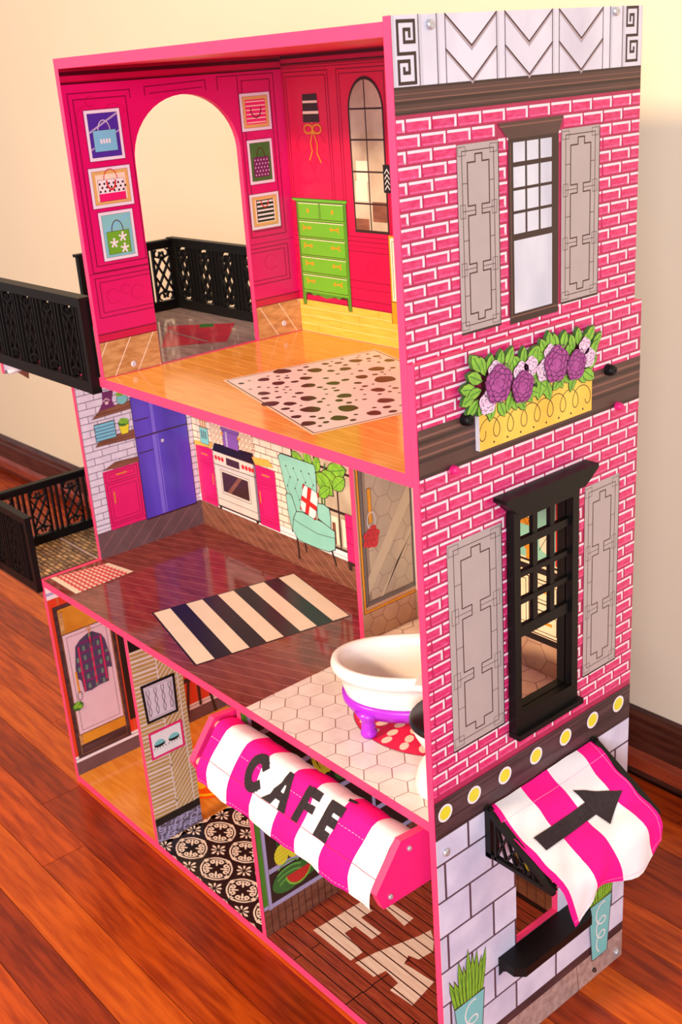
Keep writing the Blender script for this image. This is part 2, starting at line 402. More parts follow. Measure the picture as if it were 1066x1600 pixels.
# upper: shutters (0.069-0.1225, 0.889-1.054) and (0.2085-0.2665), window (0.121-0.212)
blkU = [(0.0690, 0.8885, 0.1222, 1.0545), (0.1335, 0.884, 0.2065, 1.0536), (0.1205, 1.052, 0.2125, 1.0675), (0.2085, 0.8925, 0.2670, 1.0555)]
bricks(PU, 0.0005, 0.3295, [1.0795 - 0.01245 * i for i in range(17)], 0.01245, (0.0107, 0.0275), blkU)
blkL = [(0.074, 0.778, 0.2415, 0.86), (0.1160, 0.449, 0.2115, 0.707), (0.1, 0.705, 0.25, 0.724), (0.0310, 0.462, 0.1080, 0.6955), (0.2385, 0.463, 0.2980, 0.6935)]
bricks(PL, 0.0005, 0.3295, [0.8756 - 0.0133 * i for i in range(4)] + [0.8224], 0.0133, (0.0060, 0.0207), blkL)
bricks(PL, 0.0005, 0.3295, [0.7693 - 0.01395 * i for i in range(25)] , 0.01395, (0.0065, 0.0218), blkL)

# frieze and cornice of the upper panel
PU.sheet('frieze', [(MARBLE, rect(0.0005, 1.1045, 0.3295, 1.158)),
    (SILVER, rect(0.0005, 1.1045, 0.0035, 1.158) + rect(0.029, 1.1045, 0.034, 1.158) + rect(0.050, 1.1045, 0.0535, 1.158) + rect(0.2985, 1.1045, 0.303, 1.158) + rect(0.2800, 1.1045, 0.2835, 1.158) + rect(0.1229, 1.1045, 0.1262, 1.158) + rect(0.1965, 1.1045, 0.1995, 1.158)),
    (mat('marble_shade_print', (176, 158, 164), .4), sum([line([(a, 1.1555), ((a + b) / 2, 1.1300), (b, 1.1555)], .0026) + line([(a, 1.1288), ((a + b) / 2, 1.1040), (b, 1.1288)], .0026) for a, b in ((0.0618, 0.1219), (0.1347, 0.1955), (0.2070, 0.2682))], [])),
    (INK, sum([line([(v, 1.1045), (v, 1.158)], 0.0009) for v in (0.0300, 0.0508, 0.0608, 0.1229, 0.1337, 0.1965, 0.2060, 0.2692, 0.2800, 0.2990)], [])
        + sum([line([(a, 1.1575), ((a + b) / 2, 1.1325), (b, 1.1575)], 0.0014) + line([(a, 1.1308), ((a + b) / 2, 1.1055), (b, 1.1308)], 0.0014) for a, b in ((0.0608, 0.1229), (0.1337, 0.1965), (0.2060, 0.2692))], []))])
def key(cx0, cx1, z0, z1, flip):
    w = (cx1 - cx0); out = []
    for half in (0, 1):
        a0 = z0 + (z1 - z0) * (0.52 if half else 0.0); a1 = z0 + (z1 - z0) * (1.0 if half else 0.48)
        p = [(0.06, 0.0), (0.06, 1.0), (0.94, 1.0), (0.94, 0.30), (0.40, 0.30), (0.40, 0.72), (0.68, 0.72), (0.68, 0.5)]
        if not half: p = [(x, 1 - y) for x, y in p]; p[0] = (0.94, 1.0); p = [(1 - x, y) for x, y in p]; p[0] = (0.06, 1.0) ; p = [(0.06, 1.0), (0.94, 1.0), (0.94, 0.0), (0.06, 0.0), (0.06, 0.75), (0.62, 0.75), (0.62, 0.35), (0.34, 0.35), (0.34, 0.5)] 
        else: p = [(0.06, 0.0)] + p[1:]
        if flip: p = [(1 - x, y) for x, y in p]
        out += line([(cx0 + w * x, a0 + (a1 - a0) * y) for x, y in p], w * 0.13)
    return out
PU.sheet('greek_key', [(BROWN3, key(0.0055, 0.0265, 1.107, 1.1535, False))], 2)
PU.sheet('greek_key', [(BROWN3, key(0.3045, 0.3235, 1.1095, 1.1565, True))], 2)
PU.sheet('cornice', [(BROWN, rect(0.0005, 1.0830, 0.3295, 1.1045)), (BROWN2, rect(0.0005, 1.0938, 0.3295, 1.0950) + rect(.0005, 1.0985, .3295, 1.0992) + rect(.0005, 1.0868, .3295, 1.0876)), (BROWN3, rect(0.0005, 1.0830, 0.3295, 1.0850) + rect(0.0005, 1.1025, 0.3295, 1.1045) + rect(.0005, 1.0910, .3295, 1.0938))], 1)
def printed_window(P_, y0, y1, z0, z1, head):
    P_.sheet('printed_window', [(BROWN3, rect(y0, z0, y1, z1)),
        (BROWN, [[(y0 - 0.013, z1 + 0.0145), (y1 + 0.007, z1 + 0.0145), (y1 + 0.002, z1 + 0.004), (y1, z1), (y0 + 0.001, z1), (y0 - 0.004, z1 + 0.004)]] if head else []),
        (BROWN2, rect(y0 - 0.011, z1 + 0.0105, y1 + 0.006, z1 + 0.0118) + rect(y0 + 0.001, z0 + 0.006, y1 - 0.001, z0 + 0.0072) + line([(y0 + 0.0028, z0 + .008), (y0 + 0.0028, z1 - 0.004)], 0.0008)),
        (PANE, rect(y0 + 0.0065, z0 + 0.0095, y1 - 0.0095, z0 + 0.077) + [p for c in range(3) for r_ in range(4) for p in rect(y0 + 0.0065 + c * 0.0187, z0 + 0.083 + r_ * 0.0207 + (0.0015 if r_ == 3 else 0), y0 + 0.0065 + c * 0.0187 + 0.0160, z0 + 0.083 + r_ * 0.0207 + 0.0180 + (0.0005 if r_ == 3 else 0))])], 5)
printed_window(PU, 0.1350, 0.2050, 0.8860, 1.0530, True)
def shutter(P_, y0, y1, z0, z1):
    w, h = y1 - y0, z1 - z0
    q = lambda x, y: (y0 + w * x, z0 + h * y)
    ln = []
    def lw(pts, t=0.0010, cl=False): ln.extend(line([q(*p) for p in pts], t, cl))
    lw([(0.11, 0.035), (0.11, 0.965), (0.89, 0.965), (0.89, 0.035)], 0.0008, True)
    top = [(0.24, 0.68), (0.24, 0.905), (0.43, 0.905), (0.43, 0.945), (0.60, 0.945), (0.60, 0.905), (0.77, 0.905), (0.77, 0.68)]
    bot = [(x, 1 - y) for x, y in top]
    for seq, s in ((top, 1), (bot, -1)): lw(seq, 0.0013)
    for zc in (0.655, 0.345):
        for (xa, xb, xc) in ((0.24, 0.42, 0.11), (0.77, 0.58, 0.89)):
            lw([(xa, zc + 0.025), (xb, zc + 0.025), (xb, zc - 0.025), (xa, zc - 0.025)], 0.0012)
            lw([(xb, zc), (xc, zc)], 0.0006); lw([(xc - 0.06, zc + 0.035), (xc - 0.06, zc - 0.035), (xc + 0.06, zc - 0.035), (xc + 0.06, zc + 0.035)], 0.0005, True)
    lw([(0.24, 0.63), (0.24, 0.37)], 0.0013); lw([(0.77, 0.63), (0.77, 0.37)], 0.0013)
    for (cx, cy) in ((0.11, 0.965), (0.89, 0.965), (0.11, 0.035), (0.89, 0.035)):
        lw([(cx - 0.09, cy - 0.022), (cx + 0.09, cy - 0.022), (cx + 0.09, cy + 0.022), (cx - 0.09, cy + 0.022)], 0.0005, True)
    for zc in (0.5, 0.8, 0.2): lw([(0.11, zc), (0.24, zc)], 0.0006); lw([(0.77, zc), (0.89, zc)], 0.0006)
    P_.sheet('printed_shutter', [(BROWN3, rect(y0 + 0.0005, z0 - 0.0022, y1 + 0.0012, z1 - 0.001)), (GREY, rect(y0, z0, y1, z1)), (INK, ln)], 5)
shutter(PU, 0.0695, 0.1215, 0.8905, 1.0540); shutter(PU, 0.2090, 0.2655, 0.8940, 1.0552)
# cornice of the lower panel between storeys
PL.sheet('cornice', [(BROWN, rect(0.0005, 0.7700, 0.3295, 0.8165)), (BROWN2, sum([rect(0.0005, z, 0.3295, z + 0.0022) for z in (0.8085, 0.7985, 0.7905)], [])), (BROWN3, sum([rect(0.0005, z, 0.3295, z + 0.0035) for z in (0.8030, 0.7855, 0.7700)], []))], 5)
# cornice with printed bulbs
PL.sheet('cornice', [(DKWOOD, rect(0.0005, 0.3695, 0.3295, 0.4155)), (BROWN3, sum([rect(0.0005, z, 0.3295, z + 0.0016) for z in (0.3870, 0.4045, 0.3705, 0.4110)], []))], 5)
for yb in (0.0148, 0.0583, 0.1067, 0.1581, 0.2090, 0.2581, 0.3066):
    PL.sheet('printed_bulb', [(WHITE, ell(yb, 0.3980, 0.0104, n=24)), (BULB, ell(yb, 0.3980, 0.0078, n=24))], 8)
shutter(PL, 0.0312, 0.1075, 0.4645, 0.6950); shutter(PL, 0.2390, 0.2978, 0.4640, 0.6930)
# stone courses at street level
PL.sheet('stone_joints', [(STONEJ, [q for q in rect(0.0005, 0.0535, CAFE[0], 0.3695) + rect(CAFE[2], 0.0535, 0.3295, 0.3695) + rect(CAFE[0], 0.0535, CAFE[2], CAFE[1]) + rect(CAFE[0], CAFE[3], CAFE[2], 0.3695)])], 1)
zj = [0.0565, 0.0980, 0.1435, 0.1910, 0.2390, 0.2870, 0.3355, 0.3695]
for r in range(7):
    off = 0.0485 if r % 2 == 0 else 0.0120
    k = -1
    while off + k * 0.073 < 0.3295:
        a, b = max(0.0005, off + k * 0.073 + 0.0018), min(0.3295, off + (k + 1) * 0.073 - 0.0018)
        z0, z1 = zj[r] + 0.0015, zj[r + 1] - 0.0015
        if b - a > 0.004:
            segs = [(a, b)]
            if z1 > CAFE[1] and z0 < CAFE[3]:
                segs = [(c, d) for c, d in ((a, min(b, CAFE[0])), (max(a, CAFE[2]), b)) if d - c > 0.003]
            for c, d in segs:
                zz0 = z0
                PL.chip('stone_block', rect(0, 0, d - c, z1 - zz0)[0], STONE, 0.0006, None, None, (c, zz0))
        k += 1
PL.sheet('ground_strip', [(DKWOOD, rect(0.0005, 0.0435, 0.3295, 0.0560)), (BALC, rect(0.0005, 0.0005, 0.3295, 0.0435)), (STONEJ, line([(0.10, 0.001), (0.10, 0.043)], 0.001) + line([(0.24, 0.001), (0.235, 0.043)], 0.001))], 2)
# potted aloes printed beside the shop window
def aloe(cy, base, w, top):
    rd = random.Random(int(cy * 1000)); lv = []; rim = base + 0.088; items = []
    order = [0, 8, 1, 7, 2, 6, 3, 5, 4]
    for k in order:
        x = cy + (k - 4) * w * 0.175; hgt = rim + top + rd.uniform(-.010, .010) - abs(k - 4.4) * .0050; lean = (k - 4) * 0.0020
        L = lambda g: [(x - .0036 - g, rim - .006), (x + .0036 + g, rim - .006), (x + lean * .5 + .0044 + g, rim + (hgt - rim) * .35), (x + lean + .0030 + g, rim + (hgt - rim) * .7), (x + lean * 1.5, hgt + g * 3), (x + lean - .0030 - g, rim + (hgt - rim) * .7), (x + lean * .5 - .0044 - g, rim + (hgt - rim) * .35)]
        items += [(INK, [L(.0009)]), (GREEN, [L(0)]), (DGREEN, line([(x, rim), (x + lean, rim + (hgt - rim) * .75)], .0009))]
    items += [(INK, [[(cy - w * 0.97, rim + 0.0012), (cy + w * 1.0, rim + 0.0012), (cy + w * 0.70, base - 0.0012), (cy - w * 0.62, base - 0.0012)]]),
        (TEAL, [[(cy - w * 0.93, rim), (cy + w * 0.95, rim), (cy + w * 0.65, base), (cy - w * 0.57, base)]]),
        (WHITE, line([(cy + w * .10 + w * .42 * math.cos(t) * (1 - .012 * t), rim - 0.010 - 0.0036 * t + 0.0105 * math.sin(t)) for t in (k * PI / 8 for k in range(2, 44))], 0.0020))]
    PL.sheet('printed_potted_aloe', items, 7)
aloe(0.0400, 0.040, 0.0255, .066); aloe(0.2785, 0.034, 0.0240, .050)
# screws and plastic caps
def cap(name, x, y, z, r, m, par, depth=0.004, label=None):
    mb = MB(); mb.lathe([(r, 0), (r * 0.95, depth * 0.6), (r * 0.7, depth), (r * 0.25, depth), (0.0001, depth * 0.6)], (x, y, z), m, 14, axis='x'); return mb.build(name, par, smooth=True, label=label)
for y, z in ((0.0425, 1.1500), (0.2868, 1.1535)): cap('screw', U, y, z, 0.0042, SCREW, up)
for y, z in ((0.0136, 0.3487), (0.318, 0.013)): cap('screw', Lw, y, z, 0.0048, SCREW, low)
for y, z in ((0.0600, 0.8135), (0.2734, 0.8136)): cap('wing_knob', Lw, y, z, 0.0062, PLASTIC, low, 0.010, 'black plastic wing knob')
for y, z in ((0.0428, 0.7690), (0.2907, 0.7705)): cap('peg', Lw, y, z, 0.0044, HOT, low, 0.008, 'pink plastic peg')
cap('screw', Lw, 0.2700, 0.0150, 0.003, BROWN3, low)
# lower panel inner side (bathroom wall above, cafe wall below) is left plain cream as cut

# ---------------- flower box, a cut-out board screwed on
FB = part(boxpart('flower_box', Lw + 0.0008, Lw + 0.006, 0.0745, 0.2413, 0.7788, 0.8240, WHITE, None))
FB.data.materials.append(YELLOW); FB.data.polygons[1].material_index = 1
PF = Plane('x', Lw + 0.006, 1, FB)
sw = [(0.0785 + 0.0195 * t / (2 * PI) - 0.0088 * math.sin(t), 0.7985 - 0.0105 * math.cos(t)) for t in (k * PI / 9 for k in range(-4, 148))]
PF.sheet('scroll_pattern', [(BROWN3, clipall(line(sw, 0.0008), (0.0747, 0.78, 0.2411, 0.822))), (BROWN3, [p for k in range(8) for p in ell(0.094 + k * 0.0190, 0.7835, 0.0012, n=8)])], 1)
rd = random.Random(5)
def leafpiece(cy, cz, L, w, ang, dx):
    pts = [(0, -0.5), (0.35, -0.28), (0.5, 0.0), (0.36, 0.28), (0, 0.5), (-0.36, 0.28), (-0.5, 0), (-0.35, -0.28)]
    co, si = math.cos(ang), math.sin(ang); T = lambda x, y: (cy + (x * w) * co - (y * L) * si, cz + (x * w) * si + (y * L) * co)
    mb = MB(); n = 8; x0, x1 = Lw + 0.0035, Lw + 0.0064 + dx
    P0 = [(x0, *T(x, y)) for x, y in pts]; P1 = [(x1, *T(x, y)) for x, y in pts]; cN = (x1 + 0.0006, *T(0, 0.0))
    mb.add(P0 + P1, [(i, (i + 1) % n, n + (i + 1) % n, n + i) for i in range(n)], DGREEN)
    P2 = [(x1, *T(x * 1.0, y * 1.0)) for x, y in pts]
    mb.add(P2, [tuple(range(n))], INK)
    P3 = [(x1 + 0.0002, *T(x * 0.88, y * 0.93)) for x, y in pts]
    mb.add(P3 + [cN], [(i, (i + 1) % n, n) for i in range(n)], GREEN)
    mb.add([(x1 + 0.0007, *T(-0.03, -0.40)), (x1 + 0.0007, *T(0.03, -0.40)), (x1 + 0.0009, *T(0.03, 0.34)), (x1 + 0.0009, *T(-0.03, 0.34))], [(0, 1, 2, 3)], DGREEN)
    return mb.build('leaf', FB)
leafs = [(.0605, .8420, 1.4), (.0610, .8330, 2.0), (.0720, .8640, .6), (.0900, .8600, -.3), (.1160, .8600, -.5), (.1205, .8560, .2), (.1660, .8600, .5), (.1740, .8640, .1), (.2080, .8560, .3), (.2360, .8590, -.7), (.2470, .8500, -.8), (.1160, .8180, 2.8), (.1420, .8180, -2.4), (.1620, .8250, -2.3), (.1900, .8220, -2.7), (.2100, .8170, 2.8), (.2250, .8190, -2.6), (.1520, .8330, 1.6), (.0860, .8180, -2.6),
         (0.069, 0.8510, 1.1), (0.0655, 0.8225, 2.3), (0.080, 0.8600, 0.3), (0.1045, 0.8610, -0.2), (0.0905, 0.8150, 2.9), (0.0780, 0.8215, 2.5), (0.1050, 0.8140, -2.7), (0.1175, 0.8470, 0.0),
         (0.1275, 0.8520, 0.5), (0.1360, 0.8560, -0.1), (0.1475, 0.8560, -0.8), (0.1560, 0.8530, -0.2), (0.1235, 0.8160, -2.9), (0.1330, 0.8130, -2.6), (0.1500, 0.8200, -2.0), (0.1590, 0.8190, 2.9), (0.1460, 0.8330, -1.2),
         (0.1720, 0.8160, -2.8), (0.1700, 0.8220, 2.6), (0.1870, 0.8210, 2.3), (0.1955, 0.8610, -0.25), (0.1830, 0.8600, 0.2), (0.2005, 0.8240, -2.6), (0.2180, 0.8600, 0.05), (0.2290, 0.8530, -0.5), (0.2420, 0.8430, -0.6), (0.2400, 0.8290, -1.0), (0.2030, 0.8480, -0.2), (0.1640, 0.8480, 0.4), (0.2350, 0.8180, -2.2), (0.0680, 0.8370, 1.7), (0.1120, 0.8280, -2.2)]
for i, (y, z, a) in enumerate(leafs): leafpiece(y, z, 0.0215 + rd.uniform(-.002, .003), 0.0122 + rd.uniform(-.001, .0015), a, 0.00014 * (i % 5))
def blossom(y, z, r, m, name, dx, n):
    mb = MB(); x1 = Lw + 0.0072 + dx
    ring = [(x1, y + r * (1 + 0.07 * math.sin(5 * t)) * math.cos(t), z + r * 1.02 * (1 + 0.07 * math.sin(5 * t)) * math.sin(t)) for t in (2 * PI * k / 24 for k in range(24))]
    mb.add(ring + [(Lw + 0.0035, a[1], a[2]) for a in ring], [(i, (i + 1) % 24, 24 + (i + 1) % 24, 24 + i) for i in range(24)], INK)
    mb.add(ring, [tuple(range(24))], m)
    rd2 = random.Random(n)
    for k in range(n):
        t = k * 2.4; rad = r * 0.88 * math.sqrt((k + 0.4) / n); pr = r * (0.30 if m is FLOWER else 0.17)
        cy_, cz_ = y + rad * math.cos(t), z + rad * math.sin(t)
        a = arc(cy_, cz_, pr, pr * 0.8, math.degrees(t) - 80, math.degrees(t) + 80, 5)
        for po in line(a, r * 0.045): mb.add([(x1 + 0.0003, *q) for q in po], [(0, 1, 2, 3)], PLUM)
    return mb.build(name, FB)
for y, z, r in ((0.0845, 0.8250, 0.0125), (0.095, 0.8530, 0.010), (0.1310, 0.8430, 0.0115), (0.1450, 0.8460, 0.0105), (0.1640, 0.8380, 0.0115), (0.1730, 0.8530, 0.0095), (0.2260, 0.8490, 0.0095), (0.2330, 0.8360, 0.0105)):
    blossom(y, z, r * .92, LILAC, 'small_blossom', 0.0012, 16)
for y, z, r in ((0.0990, 0.8395, 0.0180), (0.1325, 0.8290, 0.0152), (0.1820, 0.8405, 0.0178), (0.2120, 0.8330, 0.0148)):
    blossom(y, z, r, FLOWER, 'peony', 0.0022, 26)

# ---------------- real plastic window in the lower side panel
def ngon_x(name, poly, x0, x1, m, par): return prism(name, poly, 'x', x0, x1, (m, m, m), par)
WN = part(MB().build('side_window', None) if False else bpy.data.objects.new('side_window', bpy.data.meshes.new('side_window'))); COL.objects.link(WN)
wy0, wy1, wz0, wz1 = 0.1150, 0.2168, 0.4470, 0.7080
mb = MB()
xf = Lw + 0.0110
for a in ((wy0, wz0, WIN[0] + .001, wz1), (WIN[2] - .001, wz0, wy1, wz1), (WIN[0] + .001, wz0, WIN[2] - .001, WIN[1] + .003), (WIN[0] + .001, WIN[3] - .002, WIN[2] - .001, wz1)):
    mb.box(Lw + 0.0007, xf, a[0], a[2], a[1], a[3], PLASTIC)
for a in ((WIN[0] + .0002, WIN[1], WIN[0] + .001, WIN[3]), (WIN[2] - .001, WIN[1], WIN[2] - .0002, WIN[3]), (WIN[0], WIN[1] + .0002, WIN[2], WIN[1] + .003), (WIN[0], WIN[3] - .002, WIN[2], WIN[3] - .0002)):
    mb.box(0.8880, Lw + .002, a[0], a[2], a[1], a[3], PLASTIC)
o = mb.build('frame', WN)
prism('head_moulding', [(wy0 - 0.018, 0.7245), (wy1 + 0.022, 0.7245), (wy1 + 0.022, 0.7200), (wy1 + 0.010, 0.7115), (wy1 + 0.001, 0.7050), (wy0 - 0.001, 0.7050), (wy0 - 0.008, 0.7115), (wy0 - 0.018, 0.7200)], 'x', Lw + 0.0007, Lw + 0.0185, (PLASTIC,) * 3, WN)
boxpart('sill', Lw + 0.0007, Lw + 0.0160, wy0 - 0.0005, wy1 + 0.005, 0.4435, 0.4500, PLASTIC, WN)
for zc, t in ((0.6665, 0.0085), (0.6315, 0.0058), (0.6010, 0.0058), (0.5665, 0.0125)): boxpart('glazing_bar', 0.8990, 0.9050, WIN[0] + 0.001, WIN[2] - 0.001, zc - t / 2, zc + t / 2, PLASTIC, WN)
for yc in (0.1522, 0.1790): boxpart('glazing_bar', 0.8995, 0.9045, yc - 0.0036, yc + 0.0036, 0.5665, 0.696, PLASTIC, WN)

# ---------------- left side wall of the top storey, with arch
ar = [(0.0862, 1.030)] + [(0.1665 + 0.0803 * math.cos(math.radians(180 - a)), 1.030 + 0.0745 * math.sin(math.radians(a))) for a in range(8, 180, 8)] + [(0.2468, 1.030)]
outl = [(0.0, 0.7729), (0.0860, 0.7729)] + ar + [(0.2468, 0.7729), (0.3245, 0.7729), (0.3245, 1.1541), (0.0, 1.1541)]
LWALL = prism('upper_side_wall', outl, 'x', 0.3122, 0.3210, (PINK, MORTAR, WALLM), H)
PW = Plane('x', 0.3210, 1, LWALL)
def clipy(polys):   # keep print off the arch opening
    out = []
    for p in polys:
        for r in ((0.0005, 0.772, 0.0855, 1.2), (0.2475, 0.772, 0.3240, 1.2), (0.0855, 1.1055, 0.2475, 1.2)):
            c = clip(p, *r)
            if c: out.append(c)
    return out
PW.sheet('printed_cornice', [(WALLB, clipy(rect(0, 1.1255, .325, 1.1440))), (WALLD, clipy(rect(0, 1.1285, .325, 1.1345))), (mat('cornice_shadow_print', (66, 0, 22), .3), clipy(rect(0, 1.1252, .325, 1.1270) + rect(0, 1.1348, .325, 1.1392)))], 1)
pl = []
for a, b, c, d in ((0.0066, 0.9060, 0.0905, 1.1150), (0.2515, 0.9140, 0.3100, 1.1215)):
    pl += box2(a, b, c, d, 0.0011) + box2(a + 0.0065, b + 0.0075, c - 0.0065, d - 0.0070, 0.0011)
pl += line([(0.2250, 1.1215), (0.2515, 1.1215)], 0.0011) + line([(0.2200, 1.10), (0.2200, 1.1215), (0.2515, 1.1215)], 0.0011)
pl += line([(0.1115, 1.107), (0.1115, 1.1165), (0.2015, 1.1190), (0.2015, 1.107)], 0.0011) + line([(0.118, 1.1085), (0.1955, 1.1110)], 0.0009)
for a, c in ((0.0074, 0.0985), (0.2400, 0.3110)): pl += box2(a, 0.8500, c, 0.8990, 0.0010) + box2(a + 0.006, 0.8555, c - 0.006, 0.8935, 0.0008)
pl += rect(0, 0.8285, .325, 0.8300) + rect(0, 0.8190, .325, 0.8202) + rect(0, 0.9045, 0.325, 0.9052)
PW.sheet('printed_panelling', [(WALLD, clipy(rect(0, 0.8190, .325, 0.8300))), (INKM, clipy(pl))], 2)
sc = []
for cy, cz, r in ((0.030, 1.085, 0.016), (0.066, 1.085, 0.016), (0.035, 1.105, 0.006), (0.30, 1.03, 0.018), (0.26, 1.03, 0.018), (0.03, 0.874, 0.009), (0.065, 0.874, 0.009), (0.048, 0.880, 0.006), (0.28, 0.878, 0.010)): sc += line(arc(cy, cz, r, r, 20, 320, 12), 0.0006)
PW.sheet('printed_scrollwork', [(WALLD, clipy(sc))], 3)
PW.sheet('printed_plank_dado', [(WOODTAN, rect(0.0005, 0.7740, 0.0855, 0.8190)), (CREAM, clipall([p for k in range(12) for p in line([(k * 0.034 - 0.02, 0.77), (k * 0.034 + 0.012, 0.82)], 0.0012)], (0.0005, 0.774, 0.0855, 0.819)))], 2)
PW.sheet('printed_plank_dado', [(WOODTAN, rect(0.2475, 0.7740, 0.3240, 0.8190)), (CREAM, clipall([p for k in range(12) for p in line([(k * 0.034 + 0.012, 0.77), (k * 0.034 - 0.02, 0.82)], 0.0012)], (0.2475, 0.774, 0.324, 0.819)))], 2)
for y, z in ((0.0450, 0.7835), (0.2935, 0.7890)): cap('screw_cover', 0.3210, y, z, 0.0042, SILVER, LWALL, 0.0016)
def framed(P_, a, b, c, d, bgm, art, m2=None, fw=0.004):
    P_.sheet('printed_picture', [(INK, rect(a - 0.0005, b - 0.0005, c + 0.0005, d + 0.0005)), (FRAMEW, rect(a, b, c, d)), (INK, box2(a + fw, b + fw, c - fw, d - fw, 0.0006))] + [(m2 or bgm, rect(a + fw, b + fw, c - fw, d - fw))] + ([(bgm, rect(a + fw + .004, b + fw + .004, c - fw - .004, d - fw - .004))] if m2 else []) + art, 4)
def bag(cx, z0, w, h, m, hm=INK):
    return [(hm, line(arc(cx, z0 + h, w * 0.26, h * 0.48, 0, 180, 10), 0.0011)), (INK, rect(cx - w / 2 - .0004, z0 - .0004, cx + w / 2 + .0004, z0 + h + .0004)), (m, rect(cx - w / 2, z0, cx + w / 2, z0 + h))]
glint = lambda a, b, c, d: clipall([[(a, d - .026), (a, d - .0285), (c, d - .0045), (c, d - .002)], [(a, b + .012), (a, b + .010), (c, b + .034), (c, b + .036)]], (a + .004, b + .004, c - .004, d - .004))
framed(PW, 0.0243, 0.0370 + 1.0, 0.0727, 1.0950, PURPLE, [(LAV, glint(0.0243, 1.037, 0.0727, 1.095))] + bag(0.0485, 1.0475, 0.031, 0.024, BLUE, SILVER) + [(WHITE, sum([rect(0.0415 + k * .0038, 1.0565, 0.044 + k * .0038, 1.0615) for k in range(4)], []))])
framed(PW, 0.0194, 0.9820, 0.0768, 1.0290, CREAM, bag(0.0482, 0.9895, 0.036, 0.025, WHITE, RED) + [(CAB, rect(0.0302, 0.9895, 0.0662, 0.9985)), (BLACK, sum([ell(0.0322 + (k % 6) * 0.0064 + (0.003 if (k // 6) % 2 else 0), 1.0010 + (k // 6) * 0.0045, 0.0015, n=7) for k in range(18)], [])), (RED, line(arc(0.0482, 1.0125, 0.006, 0.010, 180, 360, 8), 0.0022))], MATTAN)
framed(PW, 0.0242, 0.9180, 0.0724, 0.9768, TEAL, [(BLUE, glint(0.0242, 0.918, 0.0724, 0.9768))] + bag(0.0480, 0.9255, 0.031, 0.027, DRESS) + [(WHITE, sum([line([(x + .005 * math.cos(a), z + .005 * math.sin(a)), (x, z), (x + .005 * math.cos(a + 2.5), z + .005 * math.sin(a + 2.5))], 0.0020) for x, z in ((0.041, 0.9385), (0.054, 0.945), (0.055, 0.931)) for a in (0.3, 1.6, 2.8, 4.0, 5.2)], []))])
framed(PW, 0.2522, 1.0518, 0.3012, 1.0988, CAB, [(CREAM, sum([rect(0.2612, 1.0615 + k * .0052, 0.2925, 1.0628 + k * .0052) for k in range(6)], [])), (INKM, line(arc(0.277, 1.080, 0.0085, 0.012, 180, 360, 8), 0.0018))], MATTAN)
framed(PW, 0.2575, 0.9835, 0.2986, 1.0402, DGREEN, bag(0.2782, 0.9925, 0.025, 0.025, PLUM) + [(WHITE, sum([ell(0.2680 + (k % 5) * .0050 + (.0022 if (k // 5) % 2 else 0), 0.9950 + (k // 5) * .0048, 0.0009, n=6) for k in range(25)], []))])
framed(PW, 0.2532, 0.9242, 0.3023, 0.9707, CREAM, [(BLACK, rect(0.2635, 0.9335, 0.2925, 0.9625)), (WHITE, sum([rect(0.2645, 0.9362 + k * .0056, 0.2920, 0.9386 + k * .0056) for k in range(5)], [])), (RED, line(arc(0.278, 0.9605, 0.006, 0.008, 180, 360, 8), 0.0016))], MATTAN)

# ---------------- back wall of the top storey
UB = prism('upper_back_wall', [(0.3122, 0.760), (0.8795, 0.760), (0.8795, 1.1541), (0.3122, 1.1541)], 'y', 0.325, 0.331, (PINK, mat('warm_lit_wall_print', (218, 18, 72), 0.3, noise=0.3, scale=8, rgb2=(206, 12, 60)), BOARD), H)  # redder than the side wall print: warm light painted into the colour
PB = Plane('y', 0.325, -1, UB)
pb = []
for a, c in ((0.3240, 0.4160), (0.4335, 0.5270), (0.545, 0.64), (0.66, 0.755), (0.775, 0.87)):
    pb += box2(a, 0.9080, c, 1.1205, 0.0011) + box2(a + 0.005, 0.9140, c - 0.005, 1.1150, 0.0010) + box2(a, 0.8560, c, 0.8950, 0.0010)
pb += rect(0.321, 0.9015, 0.88, 0.9022) + rect(0.321, 0.8455, 0.88, 0.8462)
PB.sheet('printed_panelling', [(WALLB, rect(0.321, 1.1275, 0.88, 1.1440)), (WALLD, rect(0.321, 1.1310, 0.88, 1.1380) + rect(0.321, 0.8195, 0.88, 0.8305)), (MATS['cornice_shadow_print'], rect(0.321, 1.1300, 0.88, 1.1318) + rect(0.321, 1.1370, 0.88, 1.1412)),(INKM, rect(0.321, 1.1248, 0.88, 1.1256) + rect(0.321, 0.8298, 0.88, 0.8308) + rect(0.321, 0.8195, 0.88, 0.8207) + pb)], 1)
sc = []
for cx, cz, r in ((0.355, 1.03, .012), (0.39, 1.03, .012), (0.358, 0.995, .016), (0.392, 0.995, .016), (0.375, 1.06, .02), (0.48, 0.875, .008), (0.50, 0.875, .008)): sc += line(arc(cx, cz, r, r, 10, 330, 14), 0.0006)
PB.sheet('printed_scrollwork', [(WALLD, sc)], 3)
PB.sheet('printed_plank_dado', [(WOODY, rect(0.3212, 0.7735, 0.8795, 0.8190)), (WOODL, sum([rect(0.3212, 0.7735 + k * .0115, 0.8795, 0.7741 + k * .0115) for k in range(4)], [])), (OCHRE, sum([rect(x, 0.7741 + (k % 4) * .0115, x + .0006, 0.7850 + (k % 4) * .0115) for k, x in enumerate((0.36, 0.41, 0.45, 0.49, 0.54, 0.59, 0.63, 0.7))], []))], 2)
